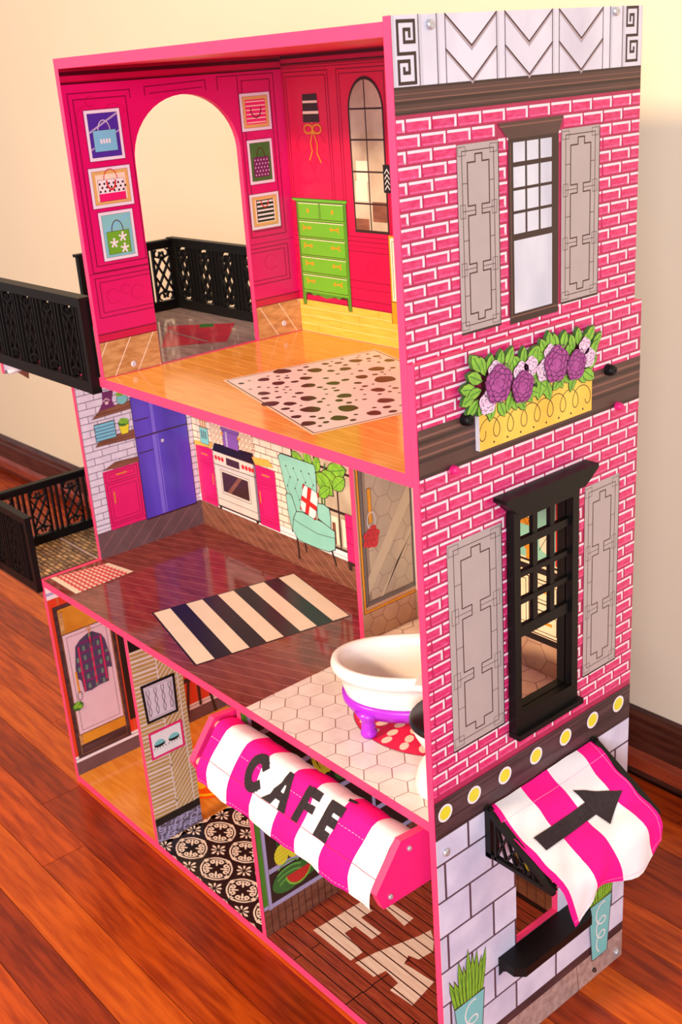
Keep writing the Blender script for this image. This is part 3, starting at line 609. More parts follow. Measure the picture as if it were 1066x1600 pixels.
# hanging striped tag and gold bow
PB.sheet('printed_striped_tag', [(BLACK, [[(0.3625, 1.0925), (0.3920, 1.0932), (0.3945, 1.0577), (0.3602, 1.0575)]]), (CREAM, rect(0.3622, 1.0815, 0.3925, 1.0845) + rect(0.3612, 1.0680, 0.3938, 1.0715)),
    (GOLD, line(arc(0.3700, 1.0490, 0.0085, 0.0055, 0, 360, 14), 0.0022) + line(arc(0.3885, 1.0490, 0.0085, 0.0055, 0, 360, 14), 0.0022) + ell(0.3792, 1.0455, 0.003) + line([(0.3792, 1.0575), (0.3792, 1.047)], 0.001) + line([(0.378, 1.044), (0.3735, 1.032), (0.3755, 1.021), (0.3690, 1.010)], 0.0018) + line([(0.381, 1.044), (0.387, 1.030), (0.3855, 1.018), (0.3925, 1.007)], 0.0018))], 4)
# dresser
dl = box2(0.3318, 0.8300, 0.4360, 0.9545, 0.0008)
dr = []; dlt = []; ars = []
rows = [(0.9320, 0.9540), (0.9080, 0.9290), (0.8830, 0.9055), (0.8590, 0.8805), (0.8340, 0.8560)]
for i, (a, b) in enumerate(rows):
    cols = ((0.3345, 0.3800), (0.3825, 0.4315)) if i == 0 else ((0.3335, 0.4305),)
    for c, d in cols:
        dr += box2(c, a, d, b, 0.0008); dlt += line([(c + .001, b - .0012), (d - .001, b - .0012)], 0.0009)
    if i == 0: ars += ell(0.3560, 0.943, 0.0025, 0.0033) + ell(0.4080, 0.943, 0.0025, 0.0033)
    else:
        zc = (a + b) / 2 + .0015
        for s, cx in ((1, 0.3520), (-1, 0.4100)):
            ars += line([(cx - .008 * s, zc), (cx + .007 * s, zc)], 0.0020) + [[(cx + .010 * s, zc), (cx + .005 * s, zc + .0034), (cx + .005 * s, zc - .0034)]] + line([(cx - .009 * s, zc + .003), (cx - .005 * s, zc), (cx - .009 * s, zc - .003)], 0.0018)
PB.sheet('printed_dresser', [(INK, rect(0.3195, 0.9485, 0.4420, 0.9605) if False else [[(0.3205, 0.9598), (0.4410, 0.9598), (0.4372, 0.9545), (0.4365, 0.812), (0.4290, 0.812), (0.4268, 0.8270), (0.34, 0.8270), (0.3375, 0.8120), (0.3300, 0.8120), (0.3308, 0.9545), (0.3270, 0.9560)]]),
    (DRESSD, [[(0.3213, 0.9592), (0.4402, 0.9592), (0.4366, 0.9545), (0.4358, 0.8127), (0.4300, 0.8127), (0.4285, 0.8290), (0.4180, 0.8300), (0.41, 0.8262), (0.402, 0.8285), (0.392, 0.8265), (0.383, 0.8245), (0.374, 0.8265), (0.364, 0.8285), (0.356, 0.8262), (0.348, 0.8300), (0.3385, 0.8290), (0.3372, 0.8127), (0.3308, 0.8127), (0.3315, 0.9550)]]),
    (DRESS, rect(0.3345, 0.8310, 0.4318, 0.9540) + rect(0.3240, 0.9560, 0.4390, 0.9582)), (INK, dr), (CREAM, dlt), (GOLD, ars)], 4)
# arched window print
awin = [(0.4535, 0.9200), (0.5195, 0.9200), (0.5195, 1.070)] + [(0.4862 + 0.0333 * math.cos(math.radians(a)), 1.070 + 0.0405 * math.sin(math.radians(a))) for a in range(10, 180, 10)] + [(0.4528, 1.070)]
awin2 = [(0.4562, 0.9238), (0.5168, 0.9238), (0.5168, 1.070)] + [(0.4864 + 0.0304 * math.cos(math.radians(a)), 1.070 + 0.0365 * math.sin(math.radians(a))) for a in range(10, 180, 10)] + [(0.4560, 1.070)]
PB.sheet('printed_arched_window', [(BROWN3, [awin]), (PANEW, [awin2]), (CREAM, rect(0.459, 0.960, 0.482, 0.985) + rect(0.462, 0.985, 0.4845, 1.010)), (WALNUT, rect(0.4562, 0.9238, 0.4820, 0.938) + rect(0.49, 0.935, 0.5168, 0.960)), (BROWN3, rect(0.4848, 0.922, 0.4868, 1.107) + sum([rect(0.455, z, 0.518, z + .0022) for z in (0.9560, 0.9955, 1.0345, 1.0715)], []))], 4)
PB.sheet('printed_clutch_bag', [(BLACK, rect(0.5135, 0.972, 0.540, 1.006)), (WHITE, sum([line([(0.5165 + .0, 0.976 + k * .0065), (0.5205, 0.981 + k * .0065), (0.5245, 0.976 + k * .0065)], 0.0011) for k in range(4)], []))], 6)
PB.sheet('printed_floor_mirror', [(GOLD, rect(0.5165, 0.806, 0.60, 0.9192)), (CREAM, rect(0.5195, 0.836, 0.597, 0.9165)), (INK, line([(0.5165, 0.9192), (0.5165, 0.806)], .0009) + line([(0.5165, 0.8345), (0.60, 0.8345)], .0009) + line([(0.5228, 0.84), (0.5228, 0.912), (0.597, 0.912)], .0008))], 5)

# ---------------- roof and floors
boxpart('roof_panel', 0.3211, 0.8798, 0.0, 0.3248, 1.1428, 1.1541, PINK, H)
UF = boxpart('upper_floor', 0.3124, 0.8888, 0.0, 0.3249, 0.7605, 0.7727, PINK, H)
P0 = Plane('z', 0.7727, 1, UF)
def planks(P_, name, x0, y0, x1, y1, w, m, seed, gap=0.0006, t=0.0003, lens=(0.12, 0.3), offy=0.0):
    rd = random.Random(seed); y = y0 - offy
    while y < y1 - 0.001:
        x = x0 - rd.uniform(0, lens[1] * .8)
        while x < x1:
            L = rd.uniform(*lens); a, b = max(x, x0), min(x + L, x1)
            c, d = max(y, y0), min(y + w, y1)
            if b - a > 0.006 and d - c > .002: P_.chip(name, rect(0, 0, b - a - gap, d - c - gap)[0], m, t, None, None, (a, c))
            x += L
        y += w
P0.sheet('plank_joints', [(WOODL, rect(0.3215, 0.0006, 0.8795, 0.3248))], 0.5)
planks(P0, 'plank', 0.3215, 0.0006, 0.8795, 0.3248, 0.0235, WOODT, 3)
# spotted rug print (a slightly skewed rectangle as measured)
RUG = [(0.4579, 0.0892), (0.7214, 0.0192), (0.7640, 0.2300), (0.4996, 0.3068)]
def inset(q, k):
    cx = sum(p[0] for p in q) / 4; cy = sum(p[1] for p in q) / 4; return [(cx + (x - cx) * k, cy + (y - cy) * k) for x, y in q]
def ruguv(u, v):
    a = [RUG[0][i] + (RUG[1][i] - RUG[0][i]) * u for i in (0, 1)]; b = [RUG[3][i] + (RUG[2][i] - RUG[3][i]) * u for i in (0, 1)]
    return (a[0] + (b[0] - a[0]) * v, a[1] + (b[1] - a[1]) * v)
rd = random.Random(9); dots = []
big = [(0.4864, 0.1602, .012), (0.5176, 0.1885, .0105), (0.6224, 0.2106, .0140), (0.5777, 0.2382, .0105), (0.6473, 0.0762, .012), (0.6784, 0.1046, .0125), (0.6108, 0.1024, .0105), (0.5918, 0.0625, .0105), (0.5841, 0.1625, .0085), (0.5668, 0.1378, .009), (0.6365, 0.1348, .009), (0.5502, 0.0839, .008), (0.5381, 0.1574, .008), (0.5908, 0.2021, .0085), (0.5598, 0.2758, .0075), (0.6563, 0.0490, .006), (0.6866, 0.0413, .0085), (0.6983, 0.0744, .010), (0.6103, 0.0761, .008), (0.5283, 0.1227, .0085), (0.4990, 0.1220, .008), (0.5450, 0.2150, .008), (0.5250, 0.2500, .009), (0.6500, 0.1750, .009), (0.6900, 0.1500, .010), (0.7150, 0.1100, .009), (0.6550, 0.2350, .010), (0.7000, 0.2000, .012), (0.6200, 0.2600, .009), (0.7300, 0.1750, .008)]
for x, y, r in big: dots.append([(x + r * (1 + .12 * math.sin(3 * t + x * 90)) * math.cos(t), y + r * .92 * (1 + .1 * math.cos(2 * t + y * 70)) * math.sin(t)) for t in (2 * PI * k / 14 for k in range(14))])
placed = list(big); tries = 0
while tries < 1400 and len(placed) < 135:
    tries += 1; x, y = ruguv(rd.uniform(.05, .95), rd.uniform(.05, .95)); r = rd.choice((0.0022, 0.003, 0.0042, 0.0055))
    if all(math.hypot(x - a, y - b) > r + c + .004 for a, b, c in placed):
        placed.append((x, y, r)); dots += ell(x, y, r, r * .85, 10, rd.uniform(0, 3))
P0.sheet('printed_spotted_rug', [(CREAM, [RUG]), (INK, line(inset(RUG, 0.965), 0.0014, True)), (WHITE, [inset(RUG, 0.957)]), (BLACK, dots)], 3)
# balcony floor of the top storey
UBAL = boxpart('upper_balcony_floor', -0.0022, 0.3120, 0.0, 0.3249, 0.7605, 0.7727, PINK, H)
PBA = Plane('z', 0.7727, 1, UBAL)
PBA.sheet('plank_joints', [(STONEJ, rect(-0.001, 0.0006, 0.3115, 0.3245))], .5)
planks(PBA, 'plank', -0.001, 0.0006, 0.3115, 0.3245, 0.047, BALC, 4, 0.0010, 0.0003, (0.12, 0.2))
PBA.sheet('printed_melon_rug', [(ROSE, [[(0.1150, 0.2250), (0.1918, 0.2968), (0.2847, 0.2170), (0.2317, 0.1404)]]), (DGREEN, [[(0.150, 0.262), (0.165, 0.276), (0.185, 0.262), (0.170, 0.246)]]), (BALC, line([(0.14, 0.205), (0.262, 0.20)], .004))], 3)

MF = boxpart('middle_floor', 0.0067, 0.8890, 0.0, 0.3249, 0.3768, 0.3886, PINK, H)
P1 = Plane('z', 0.3886, 1, MF)
FL = (0.0068, 0.0006, 0.5632, 0.3125)
P1.sheet('printed_mahogany', [(WOODM, rect(*FL)), (WOODML, clipall([p for k in range(-14, 30) for p in line([(-0.2, k * 0.0205 - 0.11), (0.7, k * 0.0205 - 0.11 + 0.9 * 0.37)], 0.0006)], FL)), (INK, clipall([p for k in range(46) for p in line([((k * .137) % .56, 0.0 + (k * .071) % .31), ((k * .137) % .56 + .007, (k * .071) % .31 + .0190)], 0.0006)], FL))], 1)
# striped rug print
RG = [(0.2433, 0.0593), (0.4274, 0.0150), (0.4736, 0.2524), (0.2947, 0.2885)]
def uv4(q, u, v):
    a = [q[0][i] + (q[1][i] - q[0][i]) * u for i in (0, 1)]; b = [q[3][i] + (q[2][i] - q[3][i]) * u for i in (0, 1)]
    return (a[0] + (b[0] - a[0]) * v, a[1] + (b[1] - a[1]) * v)
st = []
for k in range(5):
    v0 = 0.012 + k * 0.2183; v1 = v0 + 0.110
    st.append([uv4(RG, 0.012, v0), uv4(RG, 0.986, v0), uv4(RG, 0.986, v1), uv4(RG, 0.012, v1)])
P1.sheet('printed_striped_rug', [(BLACK, [RG]), (CREAM, st)], 3)
GM = [(0.0095, 0.0120), (0.0950, 0.0130), (0.0920, 0.1180), (0.0250, 0.1000)]
GM = [(0.0080, 0.0130), (0.0945, 0.0130), (0.0900, 0.1190), (0.0280, 0.1080)]
gl = []
for k in range(10): gl += [[uv4(GM, 0.0, .1 + k * .083), uv4(GM, 1.0, .1 + k * .083), uv4(GM, 1.0, .1 + k * .083 + .042), uv4(GM, 0.0, .1 + k * .083 + .042)]]
g2 = []
for k in range(7): g2 += [[uv4(GM, .04 + k * .14, .08), uv4(GM, .04 + k * .14 + .05, .08), uv4(GM, .04 + k * .14 + .05, .93), uv4(GM, .04 + k * .14, .93)]]
P1.sheet('printed_woven_mat', [(CREAM, [GM]), (RED, gl), (mat('mat_rose_print', (236, 110, 120), .3), g2)], 3)
# bathroom hexagon tiles, each a piece
P1.sheet('tile_joints', [(HEXJ, rect(0.5634, 0.0006, 0.8888, 0.3125))], 0.5)
def hexes(P_, x0, y0, x1, y1, R, rot, cx, cy, inset_):
    out = []; d = R * math.sqrt(3); a = math.radians(rot + 30)
    e1 = (d * math.cos(a), d * math.sin(a)); e2 = (d * math.cos(a + PI / 3), d * math.sin(a + PI / 3))
    for i in range(-26, 27):
        for j in range(-26, 27):
            X = cx + i * e1[0] + j * e2[0]; Y = cy + i * e1[1] + j * e2[1]
            if x0 - R < X < x1 + R and y0 - R < Y < y1 + R:
                h = [(X + (R - inset_) * math.cos(math.radians(rot + 60 * k)), Y + (R - inset_) * math.sin(math.radians(rot + 60 * k))) for k in range(6)]
                c = clip(h, x0, y0, x1, y1)
                if c: out.append((X, Y, c))
    return out
P1.sheet('tile_joints', [(HEXJ, rect(0.5490, 0.2135, 0.5634, 0.3125))], 2.2)
hcache = {}
for X, Y, c in hexes(P1, 0.5640, 0.0008, 0.8886, 0.3122, 0.0182, 20, 0.5905, 0.0835, 0.0007):
    full = len(c) == 6 and all(abs(math.hypot(x - X, y - Y) - 0.0175) < 1e-5 for x, y in c)
    o, me = P1.chip('tile', [(x - X, y - Y) for x, y in c], HEX, 0.0003, None, hcache.get('h') if full else None, (X, Y))
    if full: hcache['h'] = me
for X, Y, c in hexes(P1, 0.5492, 0.2137, 0.5640, 0.3122, 0.0182, 20, 0.5905, 0.0835, 0.0007):
    P1.chip('tile', [(x - X, y - Y) for x, y in c], HEX, 0.00045, None, None, (X, Y))
# oval bath mat print under the tub
mat_pet = []
for f_, n_, rr_ in ((.30, 7, 0.0075), (.57, 12, 0.0080), (.82, 17, 0.0080)):
    for k in range(n_):
        t = 2 * PI * (k + (0.5 if n_ == 13 else 0)) / n_; mat_pet += ell(0.739 + .084 * f_ * math.cos(t), 0.123 + .061 * f_ * math.sin(t), rr_, rr_ * 0.66, 12, t)
P1.sheet('printed_bath_mat', [(STONEJ, ell(0.739, 0.123, 0.0850, 0.0618, 44)), (mat('bath_mat_red_print', (232, 34, 82), .15, spec=.6), ell(0.739, 0.123, 0.0842, 0.0610, 44)), (CREAM, mat_pet)], 4)

BF = boxpart('bottom_floor', 0.0067, 0.8890, 0.0, 0.3249, 0.002, 0.0146, PINK, H)
P2 = Plane('z', 0.0146, 1, BF)
P2.sheet('printed_orange_boards', [(ORANGEW, rect(0.0068, 0.0006, 0.2750, 0.3125)), (OCHRE, sum([rect(0.0068, 0.0006 + k * .0235, 0.275, 0.0012 + k * .0235) for k in range(1, 14)], []))], 1)
fl = []
for k in range(8): t = 2 * PI * k / 8; fl += ell(0.155 + .038 * math.cos(t), 0.165 + .034 * math.sin(t), .018, .011, 12, t)
P2.sheet('printed_flower_rug', [(mat('rug_orange_print', (246, 96, 20), .25), ell(0.155, 0.165, 0.085, 0.078, 30)), (mat('rug_yellow_print', (252, 196, 30), .25), fl + line(arc(.155, .165, .074, .068, 0, 360, 30), .006)), (RED, ell(0.155, 0.165, .018))], 3)
# patterned hallway tile
HT = (0.2685, 0.0006, 0.5413, 0.3125)
P2.sheet('printed_encaustic_ground', [(mat('encaustic_black_print', (36, 28, 28), .2), rect(*HT))], 1)
TC = mat('encaustic_cream_print', (244, 218, 200), .2)
px_, py_ = 0.0680, 0.0540
def mot(cx, cy):
    T = lambda x, y: (cx + x * px_, cy + y * py_)
    Lq = lambda pts, w: line([T(*p) for p in pts], w)
    o = []
    for k in range(8):      # star on the corner
        a = k * PI / 4; r = .20 if k % 2 else .24
        o += [[T(.04 * math.cos(a), .04 * math.sin(a)), T(r * .75 * math.cos(a - .22), r * .75 * math.sin(a - .22)), T(r * math.cos(a), r * math.sin(a)), T(r * .75 * math.cos(a + .22), r * .75 * math.sin(a + .22))]]
    for sx in (1, -1):      # scrolls around the cell centre
        for sy in (1, -1):
            G = lambda pts: [(.5 * sx - sx * a, .5 * sy - sy * b) for a, b in pts]
            o += Lq(G(arc(0, 0, .40, .40, 14, 76, 8)), .0024) + Lq(G(arc(0, 0, .33, .33, 24, 66, 6)), .0018)
            o += [[T(*q) for q in G([(.06, .085), (.085, .06), (.20, .15), (.235, .235), (.15, .20)])]]
            o += Lq(G([(.255 + .055 * (1 - .02 * k) * math.cos(math.radians(40 + 30 * k)), .085 + .055 * (1 - .05 * k) * math.sin(math.radians(40 + 30 * k))) for k in range(11)]), .0026)
            o += Lq(G([(.085 + .055 * (1 - .05 * k) * math.cos(math.radians(50 - 30 * k)), .255 + .055 * (1 - .02 * k) * math.sin(math.radians(50 - 30 * k))) for k in range(11)]), .0026)
            o += Lq(G([(.36, .03), (.43, .0), (.40, .10)]), .0026) + Lq(G([(.03, .36), (.0, .43), (.10, .40)]), .0026)
    return o
tl = []
for i in range(-1, 5):
    for j in range(-1, 6): tl += clipall(mot(0.3470 + i * px_, 0.0590 + j * py_), HT)
P2.sheet('printed_encaustic_pattern', [(TC, tl)], 3, kind='stuff')
# deck boards of the cafe
P2.sheet('deck_joints', [(DECKG, rect(0.5506, 0.0006, 0.8888, 0.3125))], .5)
PATCH = [[(0.5854, 0.0549), (0.5877, 0.1379), (0.6146, 0.1413), (0.6130, 0.1138), (0.6552, 0.1237), (0.6564, 0.1018), (0.6210, 0.0936), (0.6210, 0.0824), (0.6660, 0.0765), (0.6641, 0.0562)],
         [(0.6721, 0.0565), (0.6776, 0.0883), (0.6963, 0.1503), (0.6998, 0.1703), (0.7178, 0.1584), (0.7301, 0.1442), (0.7273, 0.1203), (0.7124, 0.1157), (0.7192, 0.1017), (0.7310, 0.1035), (0.7692, 0.1072), (0.7779, 0.0603), (0.7395, 0.0571), (0.7381, 0.0729), (0.7114, 0.0758), (0.7080, 0.0572)],
         [(0.6202, 0.1557), (0.6264, 0.1678), (0.6665, 0.1693), (0.6685, 0.1498)]]
PATCH[0] = [(0.5854, 0.0545), (0.5865, 0.0710), (0.5900, 0.1380), (0.6150, 0.1390), (0.6140, 0.1180), (0.6560, 0.1180), (0.6560, 0.1010), (0.6210, 0.1010), (0.6205, 0.0820), (0.6650, 0.0760), (0.6650, 0.0545)]
yk = [0.0006] + [0.0141 + 0.01615 * k for k in range(19)]
for k in range(len(yk) - 1):
    y0, y1 = yk[k] + .0010, min(yk[k + 1] - .0010, 0.3122)
    cuts = [0.5508] + ([0.6108, 0.7180, 0.83] if k in (0, 2, 4, 6, 9, 12) and k % 4 == 0 else ([0.7175, 0.86] if k % 2 else [0.6120, 0.7190, 0.80])) + [0.8886]
    if k == 1: cuts = [0.5508, 0.7175, 0.8886]
    for a, b in zip(cuts[:-1], cuts[1:]):
        if y1 - y0 > .002: P2.chip('plank', rect(0, 0, b - a - .0018, y1 - y0)[0], DECK, .0005, None, None, (a, y0))
pp = []
for k in range(len(yk) - 1):
    for q in PATCH:
        # cut each painted letter along the boards
        seg = clip(q, 0.5, yk[k] + .0010, 0.9, yk[k + 1] - .0010)
        if seg: pp.append(seg)
P2.sheet('painted_lettering', [(PALE, pp)], 5)

# ---------------- left wall of the two lower storeys (doorway to the balcony)
KW = gridpanel('kitchen_side_wall', [0, 0.107, 0.3249], [0, 0.3886, 0.7305, 0.760], [(-1, 0.3886, 0.107, 0.7305)], 'x', -0.0022, 0.0065, (PINK, MORTAR, WJ), H)
PK = Plane('x', 0.0065, 1, KW)
def whitebricks(P_, x0, x1, z0, z1, m, blockers, name='white_brick', w=0.0300, h=0.0118):
    cache = {}; r = 0; z = z1
    while z - h > z0 - h * .6:
        zz0, zz1 = max(z0, z - h), z; k = -1; o0 = x0 + (0 if r % 2 else -w / 2)
        while o0 + k * w < x1:
            a, b = max(x0, o0 + k * w), min(x1, o0 + (k + 1) * w)
            bl = any(zz1 > q[1] and zz0 < q[3] and b > q[0] + .001 and a < q[2] - .001 and (a >= q[0] - .002 and b <= q[2] + .002) for q in blockers)
            if b - a > .004 and not bl and zz1 - zz0 > .003:
                key_ = (round(b - a, 4), round(zz1 - zz0, 4))
                o, me = P_.chip(name, rect(.0007, .0007, b - a - .0007, zz1 - zz0 - .0007)[0], m, .0004, None, cache.get(key_), (a, zz0)); cache[key_] = me
            k += 1
        z -= h; r += 1
whitebricks(PK, 0.1078, 0.3125, 0.4472, 0.7280, WBRICK, [(0.2005, .43, .302, .6460), (0.131, .432, .2005, .536)])
whitebricks(PK, 0.0005, 0.1070, 0.7310, 0.7590, WBRICK, [])
PK.sheet('printed_baseboard', [(WBRICK, rect(0.1075, 0.4346, 0.3125, 0.4472)), (WJ, rect(0.1075, 0.4392, 0.3125, 0.4402) + rect(.1075, .4462, .3125, .4472)), (DUSK, rect(0.1075, 0.3887, 0.3125, 0.4346)), (WOODML, clipall([p for k in range(9) for p in line([(.09 + k * .03, .385), (.15 + k * .03, .44)], .0005)], (.1075, .3887, .3125, .4346)))], 2)
PK.sheet('printed_wall_shelf', [(INK, [[(0.1280, 0.6262), (0.2015, 0.6280), (0.2015, 0.6420), (0.1470, 0.6400)]]), (WALNUT, [[(0.1290, 0.6270), (0.2008, 0.6288), (0.2008, 0.6412), (0.1475, 0.6392)]]), (BROWN3, line([(0.1290, 0.6310), (0.2008, 0.6330)], .0007)), (PLUM, [[(0.1430, 0.6375), (0.1725, 0.6385), (0.1690, 0.6500), (0.1735, 0.6660), (0.1530, 0.6665), (0.1520, 0.6500)]]), (PEARL, ell(0.1590, 0.6475, 0.0035, .0028) + ell(.1545, .6520, .0014) + ell(.1575, .6540, .0014) + ell(.1608, .6540, .0014) + ell(.1635, .6515, .0014)), (INK, ell(.187, .648, .0105, .0098)), (TEAL, ell(.187, .648, .0098, .009)), (GREEN, ell(.187, .657, .011, .004))], 4)
PK.sheet('printed_wall_shelf', [(INK, [[(0.1270, 0.5800), (0.2030, 0.5772), (0.2030, 0.5930), (0.1400, 0.5920)]]), (WALNUT, [[(0.1280, 0.5808), (0.2024, 0.5780), (0.2024, 0.5922), (0.1405, 0.5912)]]), (BROWN3, line([(0.1285, 0.5850), (0.2020, 0.5838)], .0007)), (INK, rect(.1300, .5880, .1680, .6175)), (BLUE, sum([rect(.1308 + (k % 2) * .0006, .5890 + k * .0056, .1672 - (k % 2) * .0006, .5935 + k * .0056) for k in range(5)], [])), (INK, [[(.1738, .6050), (.1935, .6050), (.1905, .5892), (.1770, .5892)]]), (BULB, [[(.1745, .6045), (.1928, .6045), (.1898, .5898), (.1777, .5898)]]), (DGREEN, ell(.1835, .6085, .0105, .0060, 10)), (GREEN, ell(.182, .6120, .0065, .005, 9) + ell(.188, .6100, .005, .005, 9))], 4)
def cabinet(P_, a, b, z0, z1, drawer, hx, top, topm=WALNUT):
    P_.sheet('printed_cabinet', [(INK, rect(a - .0006, z0, b + .0006, z1)), (CAB, rect(a, z0 + .0006, b, z1)), (INKM, box2(a + .004, drawer, b - .004, z1 - .003, .0009) + box2(a + .010, drawer + .005, b - .010, z1 - .007, .0007) + box2(a + .004, z0 + .012, b - .004, drawer - .004, .0009) + box2(a + .009, z0 + .018, b - .009, drawer - .010, .0007) + line([(a, z0 + .008), (b, z0 + .008)], .0008)), (GOLD, rect(hx - .0011, drawer - .038, hx + .0011, drawer - .018) + rect((a + b) / 2 - .010, (drawer + z1) / 2 - .0012, (a + b) / 2 + .010, (drawer + z1) / 2 + .001)), (INK, [[(q[0], q[1]) for q in top]]), (topm, [inset(top, .975)])], 4)
cabinet(PK, 0.1333, 0.2000, 0.4328, 0.5360, 0.5155, 0.1480, [(0.1325, 0.5378), (0.2022, 0.5360), (0.2022, 0.5455), (0.1580, 0.5475)])
PK.sheet('printed_fridge', [(INK, rect(.2005, .4300, .3030, .6470)), (FRIDGE, rect(.2015, .4325, .3018, .5752) + rect(.2015, .5775, .3018, .6462)), (mat('fridge_glint_print', (128, 108, 226), .25), rect(.2330, .4335, .2400, .5745) + rect(.2420, .4335, .2440, .5745) + rect(.2350, .5780, .2410, .6455)), (INK, rect(.2035, .5485, .2320, .5502) + rect(.2035, .6048, .2300, .6066)), (SILVER, ell(.2510, .5600, .0030) ), (INK, rect(.203, .430, .3010, .4325))], 4)
# doorway hardware, under the header
hb = MB(); hb.tube([(0.0105, 0.004, 0.7330), (0.0105, 0.034, 0.7345)], 0.0038, SILVER, 10); hb.build('door_bracket', KW, smooth=True)
prism('door_hinge_block', [(0.0200, 0.7300), (0.0390, 0.7300), (0.0372, 0.7150)], 'x', 0.0005, 0.0055, (WALNUT,) * 3, KW)
# living-room print below
PK.sheet('printed_red_wall', [(WALLRED, rect(0.0005, 0.0515, 0.3125, 0.3520)), (WHITE, rect(0.0005, 0.3520, 0.3125, 0.3765) + rect(0.0005, 0.0400, 0.3125, 0.0515)), (LAV, rect(0.0005, .3590, .3125, .3640)), (WJ, rect(.0005, .0455, .3125, .0468)), (DUSK, rect(.0005, .0150, .3125, .0400)), (GRASS, clipall([p for k in range(30) for p in line([(k * .012, .05), (k * .012 + (.005 if k % 2 else -.005), .352)], .0005)], (.0005, .0515, .3125, .352)))], 1)
PK.sheet('printed_wardrobe', [(INK, rect(.0062, .0465, .1100, .3370)), (DKWOOD, rect(.0072, .0475, .1090, .3360)), (OCHRE, rect(.0135, .0520, .1030, .3300)), (INK, box2(.0135, .2830, .1030, .3300, .0006) + line([(.0135, .33), (.024, .322)], .0006)), (WOODTAN, rect(.0135, .0520, .0200, .090) + rect(.0145, .2850, .0215, .3240)), (INK, rect(.0138, .0895, .1022, .2835)), (PEARL, rect(.0150, .0910, .1010, .2820)), (STONEJ, box2(.0215, .0975, .0945, .2755, .0008)), (DKWOOD, rect(.0140, .0525, .1025, .0700))], 4)
shirt = [(0.0600, 0.2700), (0.0440, 0.2630), (0.0345, 0.2540), (0.0285, 0.2150), (0.0290, 0.1960), (0.0350, 0.1900), (0.0372, 0.1670), (0.0500, 0.1655), (0.0650, 0.1690), (0.0835, 0.1690), (0.0850, 0.1960), (0.0930, 0.1930), (0.0925, 0.2200), (0.0880, 0.2480), (0.0830, 0.2590), (0.0680, 0.2700)]
def polyclip(polys, shape):   # keep cells whose centre lies inside the outline
    def ins(p):
        r = False
        for i in range(len(shape)):
            a, b = shape[i - 1], shape[i]
            if (a[1] > p[1]) != (b[1] > p[1]) and p[0] < (b[0] - a[0]) * (p[1] - a[1]) / (b[1] - a[1]) + a[0]: r = not r
        return r
    return [q for q in polys if all(ins(v) for v in q)]
ck = [rect(.028 + i * .0045, .165 + j * .0045, .028 + (i + 1) * .0045, .165 + (j + 1) * .0045)[0] for i in range(15) for j in range(24)]
ckg = polyclip([c for n, c in enumerate(ck) if (n // 24) % 3 == 1 and (n % 24) % 4 in (1, 2)], shirt); ckp = polyclip([c for n, c in enumerate(ck) if (n % 24) % 4 == 0], shirt)
PK.sheet('printed_plaid_shirt', [(INK, [inset(shirt, 1.0)] if False else line(shirt, .0012, True)), (mat('plaid_navy_print', (74, 64, 96), .4), [shirt]), (PLUM, ckp), (mat('plaid_green_print', (104, 134, 116), .4), ckg), (mat('plaid_pink_print', (206, 40, 86), .4), polyclip(sum([[c for c in rect(x, .168 + j * .006, x + .003, .174 + j * .006)] for x in (.0375, .0605, .0800) for j in range(16)], []), shirt)), (OCHRE, line([(.062, .268), (.062, .283)], .0016) + line(arc(.062, .277, .004, .004, -90, 180, 8), .0013)), (INK, line([(.058, .268), (.062, .245), (.068, .268)], .001))], 9)
PK.sheet('printed_door_handle', [(GOLD, line([(0.0270, 0.2080), (0.0272, 0.1700)], .0034)), (STONEJ, line(arc(.0275, .163, .0042, .0085, 90, 450, 12), .0011)), (DGREEN, ell(.0205, .1460, .0105, .0090, 9)), (GREEN, ell(.0175, .1470, .0050, .0045, 8) + ell(.0245, .1440, .0040, .0040, 8) + ell(.021, .1515, .0038, .0032, 8))], 12)
PK.sheet('printed_tv_screen', [(BLACK, rect(.1125, .0760, .1360, .2600))], 5)
lg = []
for (a, b) in (((.2373, .0985), (.2269, .0221)), ((.2574, .0985), (.2575, .0442)), ((.2740, .0985), (.2879, .0164))): lg += line([a, b], .0055)
PK.sheet('printed_bar_stool', [(BROWN3, lg + line([(.228, .1030), (.290, .1030)], .009))], 6)

# ---------------- back wall of the lower two storeys
LB = prism('lower_back_wall', [(0.0067, 0.0), (0.8890, 0.0), (0.8890, 0.760), (0.0067, 0.760)], 'y', 0.3128, 0.3190, (PINK, CREAM, BOARD), H)
PQ = Plane('y', 0.3128, -1, LB)
PQ.sheet('printed_brick_joints', [(STONEJ, rect(.0068, .4435, .5400, .759))], .6)
whitebricks(PQ, 0.0068, 0.5400, 0.4480, 0.7280, CBRICK, [(.010, .43, .0615, .537), (.062, .43, .185, .548), (.183, .43, .2365, .539), (.065, .545, .18, .60), (.285, .435, .5415, .72)])
PQ.sheet('printed_baseboard', [(WHITE, rect(.0068, .4335, .5400, .4480)), (WJ, rect(.0068, .4385, .5400, .4393)), (WALNUT, rect(.0068, .3887, .5400, .4335)), (WOODML, clipall([p for k in range(30) for p in line([(k * .026 - .06, .4345), (k * .026 + .010, .385)], .0007)], (.0068, .3887, .5400, .4335)))], 2)
cabinet(PQ, .0105, .0612, .4340, .5385, .5120, .0545, [(.0082, .5375), (.0615, .5410), (.0650, .5510), (.0082, .5450)], WOODY)
